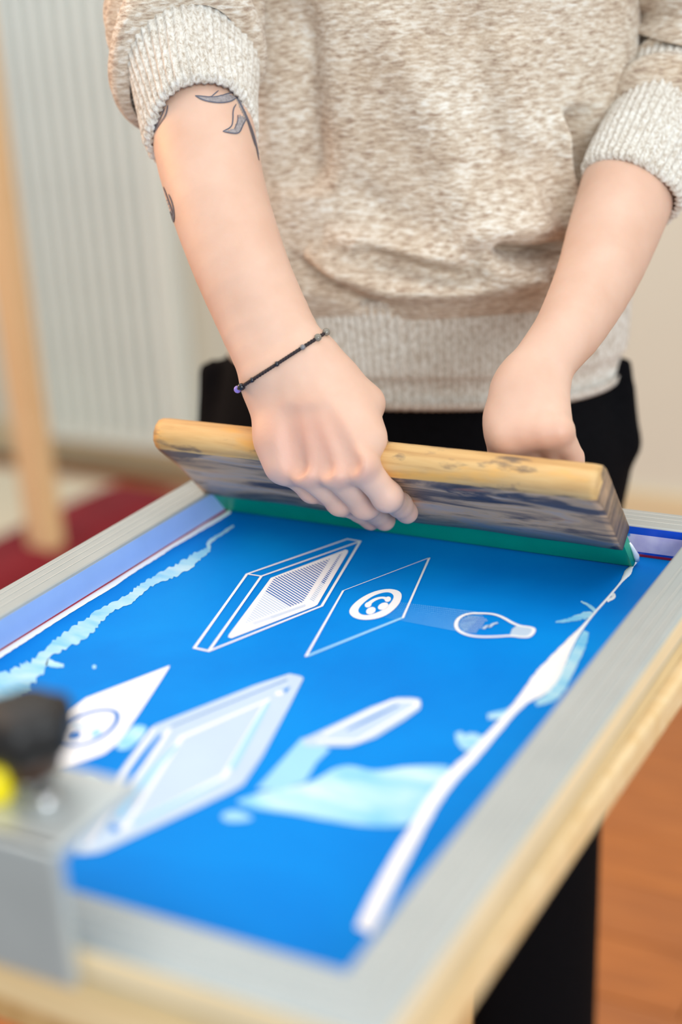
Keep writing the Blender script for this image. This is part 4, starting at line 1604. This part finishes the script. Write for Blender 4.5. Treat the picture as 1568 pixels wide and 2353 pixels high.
# hem ribbing
nrib = 210
m_ = nrib * 6
zs = np.linspace(.872, .942, 40)
rings = []
for z in zs:
    P, th = torso_ring(z, m_)
    c_ = np.array([TS[0], TS[1], z])
    d = P - c_
    d /= np.linalg.norm(d, axis=1)[:, None]
    k = (z - .872) / .07
    w = .0011 * np.cos(th * nrib) + .0010 * np.sin(th * 5 + 1) * (1 - k) + .0006 * np.sin(th * 9)
    rnd = -.004 * max(0, 1 - (z - .872) / .006) ** 2
    sag = 0.010 - 0.002 * np.sin(th * 2 + .5) * (1 - k)
    P = P + d * (w + rnd - .001 + .002 * math.sin(k * 3.1))[:, None]
    P[:, 2] += sag
    rings.append(P)
inner = [r_ - (r_ - np.array([TS[0], TS[1], 0]) * np.array([1, 1, 0])) * .03 for r_ in rings[:6]][::-1]
loft('hem', np.array(inner + rings), M['rib'], sweater)
def sleeve_rings(path, radii, front_dir, m_, shift=None, disp=None):
    """rings round a path of points; shift(v) moves the ring's front along the axis"""
    path = np.array(path)
    n = len(path)
    out = []
    for i in range(n):
        t = path[min(i + 1, n - 1)] - path[max(i - 1, 0)]
        t /= np.linalg.norm(t)
        f_ = front_dir - t * (front_dir @ t)
        f_ /= np.linalg.norm(f_)
        s = np.cross(t, f_)
        th = np.linspace(0, 2 * np.pi, m_, endpoint=False)
        r = radii[i] * np.ones(m_)
        if disp is not None:
            r = r + disp(i / (n - 1), th)
        P = path[i] + r[:, None] * (np.cos(th)[:, None] * f_ + np.sin(th)[:, None] * s)
        if shift is not None:
            P = P + t * (shift(i / (n - 1)) * np.cos(th - .0))[:, None]
        out.append(P)
    return np.array(out)


def polypath(pts, n):
    pts = np.array(pts)
    sm = np.array(smooth_open([tuple(p) for p in pts], 3))
    d = np.concatenate([[0], np.cumsum(np.linalg.norm(np.diff(sm, axis=0), axis=1))])
    t = np.linspace(0, d[-1], n)
    return np.stack([np.interp(t, d, sm[:, k]) for k in range(3)], 1), t / d[-1]


parts = [torso]
# right sleeve: cuff
cA, cB = U(465, 303, 1.033), U(418, 20, 1.072)
cpath, cv = polypath([cA, (cA + cB) / 2, cB], 70)
nr = 46
toC = (CAM - cA) / np.linalg.norm(CAM - cA)
frontR = toC + 0.12 * RM[:, 0]
rad = np.interp(cv, [0, .35, .7, 1], [.0398, .0450, .0500, .0515])


def cuff_disp(seed, nrib):
    g = np.random.default_rng(seed)
    ph = g.random(6) * 6
    def f_(v, th):
        lip = -.0035 * max(0, 1 - v / .03) ** 2
        return lip + .0009 * np.cos(th * nrib + .6 * np.sin(v * 9 + ph[0])) + .0012 * np.sin(3 * th + v * 5 + ph[1]) + .0009 * np.sin(5 * th - v * 8 + ph[2]) + .0005 * np.sin(th * 19 + ph[3]) * (v < .06)
    return f_


rgR_cuff = rg = sleeve_rings(cpath, rad, frontR, nr * 10, lambda v: .0150 + .006 * v, cuff_disp(3, nr))
inn = rg[:8].copy()
for k in range(8):
    inn[k] = cpath[k] + (inn[k] - cpath[k]) * .94
loft('cuff', np.concatenate([inn[::-1], rg]), M['rib'], sweater)
# right sleeve: rolls above the cuff
sp, sv = polypath([U(436, 172, 1.048), U(422, 70, 1.062), U(420, -50, 1.085), U(440, -200, 1.115), SHR + np.array([0.0, -.01, -.05]), SHR + np.array([.05, .02, 0])], 170)
arc = sv
def roll_r(v):
    r = np.interp(v, [0, .006, .02, .05, .085, .10, .13, .165, .20, .25, .32, .6, .9, 1.0], [.044, .0520, .0565, .0585, .0550, .0525, .0600, .0605, .0560, .0600, .0610, .0660, .074, .06])
    return r
def sl_disp(v, th):
    return .0022 * np.sin(2 * th + 9 * v) + .0014 * np.sin(5 * th - 14 * v) + .003 * np.exp(-((v - .14) / .03) ** 2) * np.sin(th * 1 + .6)
rgR_sleeve = rg = sleeve_rings(sp, roll_r(sv), frontR, 200, lambda v: .024 * np.interp(v, [0, .25, .7], [1, .6, 0]), sl_disp)
parts.append(loft('sl_tmp', rg, M['knit'], sweater))

# left sleeve: cuff and folds
cA, cB = U(1448, 445, 1.080), U(1580, 200, 1.135)
cpath, cv = polypath([cA, (cA + cB) / 2, cB], 60)
toC = (CAM - cA) / np.linalg.norm(CAM - cA)
rad = np.interp(cv, [0, .4, 1], [.0395, .0440, .0500])
rg = sleeve_rings(cpath, rad, toC, 46 * 8, lambda v: -.004, cuff_disp(5, 46))
inn = rg[:8].copy()
for k in range(8):
    inn[k] = cpath[k] + (inn[k] - cpath[k]) * .94
loft('cuff', np.concatenate([inn[::-1], rg]), M['rib'], sweater)
sp, sv = polypath([U(1522, 310, 1.108), U(1600, 165, 1.145), ELL * .85 + SHL * .15 + np.array([.012, -.004, .0]), ELL * .5 + SHL * .5, SHL + np.array([-.01, 0, -.03]), SHL + np.array([-.06, 0, .0])], 150)
def roll_l(v):
    return np.interp(v, [0, .01, .05, .085, .10, .13, .165, .18, .22, .26, .30, .34, .6, .9, 1], [.044, .050, .0560, .047, .0455, .0570, .048, .046, .059, .060, .050, .061, .066, .074, .06])
rg = sleeve_rings(sp, roll_l(sv), toC, 200, lambda v: .0 + .006 * np.sin(v * 20), sl_disp)
parts.append(loft('sl_tmp', rg, M['knit'], sweater))
join_objs(parts, 'knit_body')

# ---- loose wool fibres standing off the knit
def fuzz(rings, count, seed, ln):
    g = np.random.default_rng(seed)
    R_ = np.asarray(rings)
    n, m_ = R_.shape[:2]
    i, j = g.integers(1, n - 1, count), g.integers(0, m_, count)
    P = R_[i, j]
    c_ = R_[i].mean(1)
    nn = P - c_
    nn /= np.linalg.norm(nn, axis=1)[:, None]
    t = g.normal(size=(count, 3))
    d1 = nn * .8 + t * .5
    d1 /= np.linalg.norm(d1, axis=1)[:, None]
    d2 = d1 + g.normal(size=(count, 3)) * .7
    d2 /= np.linalg.norm(d2, axis=1)[:, None]
    L_ = ln * (0.4 + g.random(count))[:, None]
    w = np.cross(d1, g.normal(size=(count, 3)))
    w = w / np.linalg.norm(w, axis=1)[:, None] * .00004
    V = np.stack([P - w, P + w, P + d1 * L_ * .6 + w * .8, P + d1 * L_ * .6 - w * .8, P + d1 * L_ * .6 + d2 * L_ * .5], 1)
    return V.reshape(-1, 3), count


V1, c1 = fuzz(rgR_cuff, 7000, 1, .0035)
V2, c2 = fuzz(rgR_sleeve[:90], 7000, 2, .0038)
VV = np.concatenate([V1, V2])
fs = []
for k in range(c1 + c2):
    o_ = 5 * k
    fs += [(o_, o_ + 1, o_ + 2, o_ + 3), (o_ + 3, o_ + 2, o_ + 4)]
tag(mesh_obj('wool_fuzz', VV - PO, fs, M['rib'], sweater), kind='stuff')

# ---- trousers
F = Field((-0.86, 0.84, 0.02), (-0.20, 1.42, 1.0), 0.006)
for z, w, d in ((.90, .176, .108), (.84, .186, .116), (.78, .182, .116)):
    F.ellipsoid(t3(0, 0, z), (.17, .125, .09), .02) if False else None
for a in np.linspace(-1, 1, 7):
    F.cone(t3(a * .066, 0, .885), t3(a * .090, 0, .79), .0930, .0985, .004)
for s in (-1, 1):
    F.cone(t3(s * .088, .0, .78), t3(s * .094, .02, .48), .098, .074, .02)
    F.cone(t3(s * .094, .02, .48), t3(s * .098, -.01, .06), .074, .062, .02)
    F.cone(t3(s * .182, .015, .868), t3(s * .186, .02, .80), .010, .012, .02)
F.ellipsoid(t3(0, 0, 1.06), (.5, .5, .145), .004, True)
v_, f_ = F.mesh()
me = bpy.data.meshes.new('trousers')
me.from_pydata([tuple(map(float, p)) for p in v_ - PO], [], [tuple(map(int, q)) for q in f_])
me.shade_smooth()
tr = new_obj('trousers', me, M['trousers'], person)
tr.modifiers.new('smooth', 'SMOOTH').iterations = 4

# ---- shoes and hair
for s in (-1, 1):
    F = Field((-0.86, 0.80, 0.0), (-0.20, 1.36, 0.16), 0.006)
    F.cone(t3(s * .096, -.035, .055), t3(s * .112, .13, .042), .046, .040, .02)
    F.cone(t3(s * .097, -.03, .05), t3(s * .097, -.02, .11), .044, .040, .02)
    v_, f_ = F.mesh()
    v_[:, 2] = np.maximum(v_[:, 2], .013)
    mesh_obj('shoe', v_ - PO, f_, M['shoe'], person)
F = Field((-0.75, 0.85, 1.45), (-0.3, 1.3, 1.80), 0.006)
F.ellipsoid(t3(0, .072, 1.645), (.092, .104, .118), .01)
F.cone(t3(-.05, .20, 1.57), t3(.05, .20, 1.57), .085, .085, .02, True)
v_, f_ = F.mesh()
mesh_obj('hair', v_ - PO, f_, M['hair'], person)
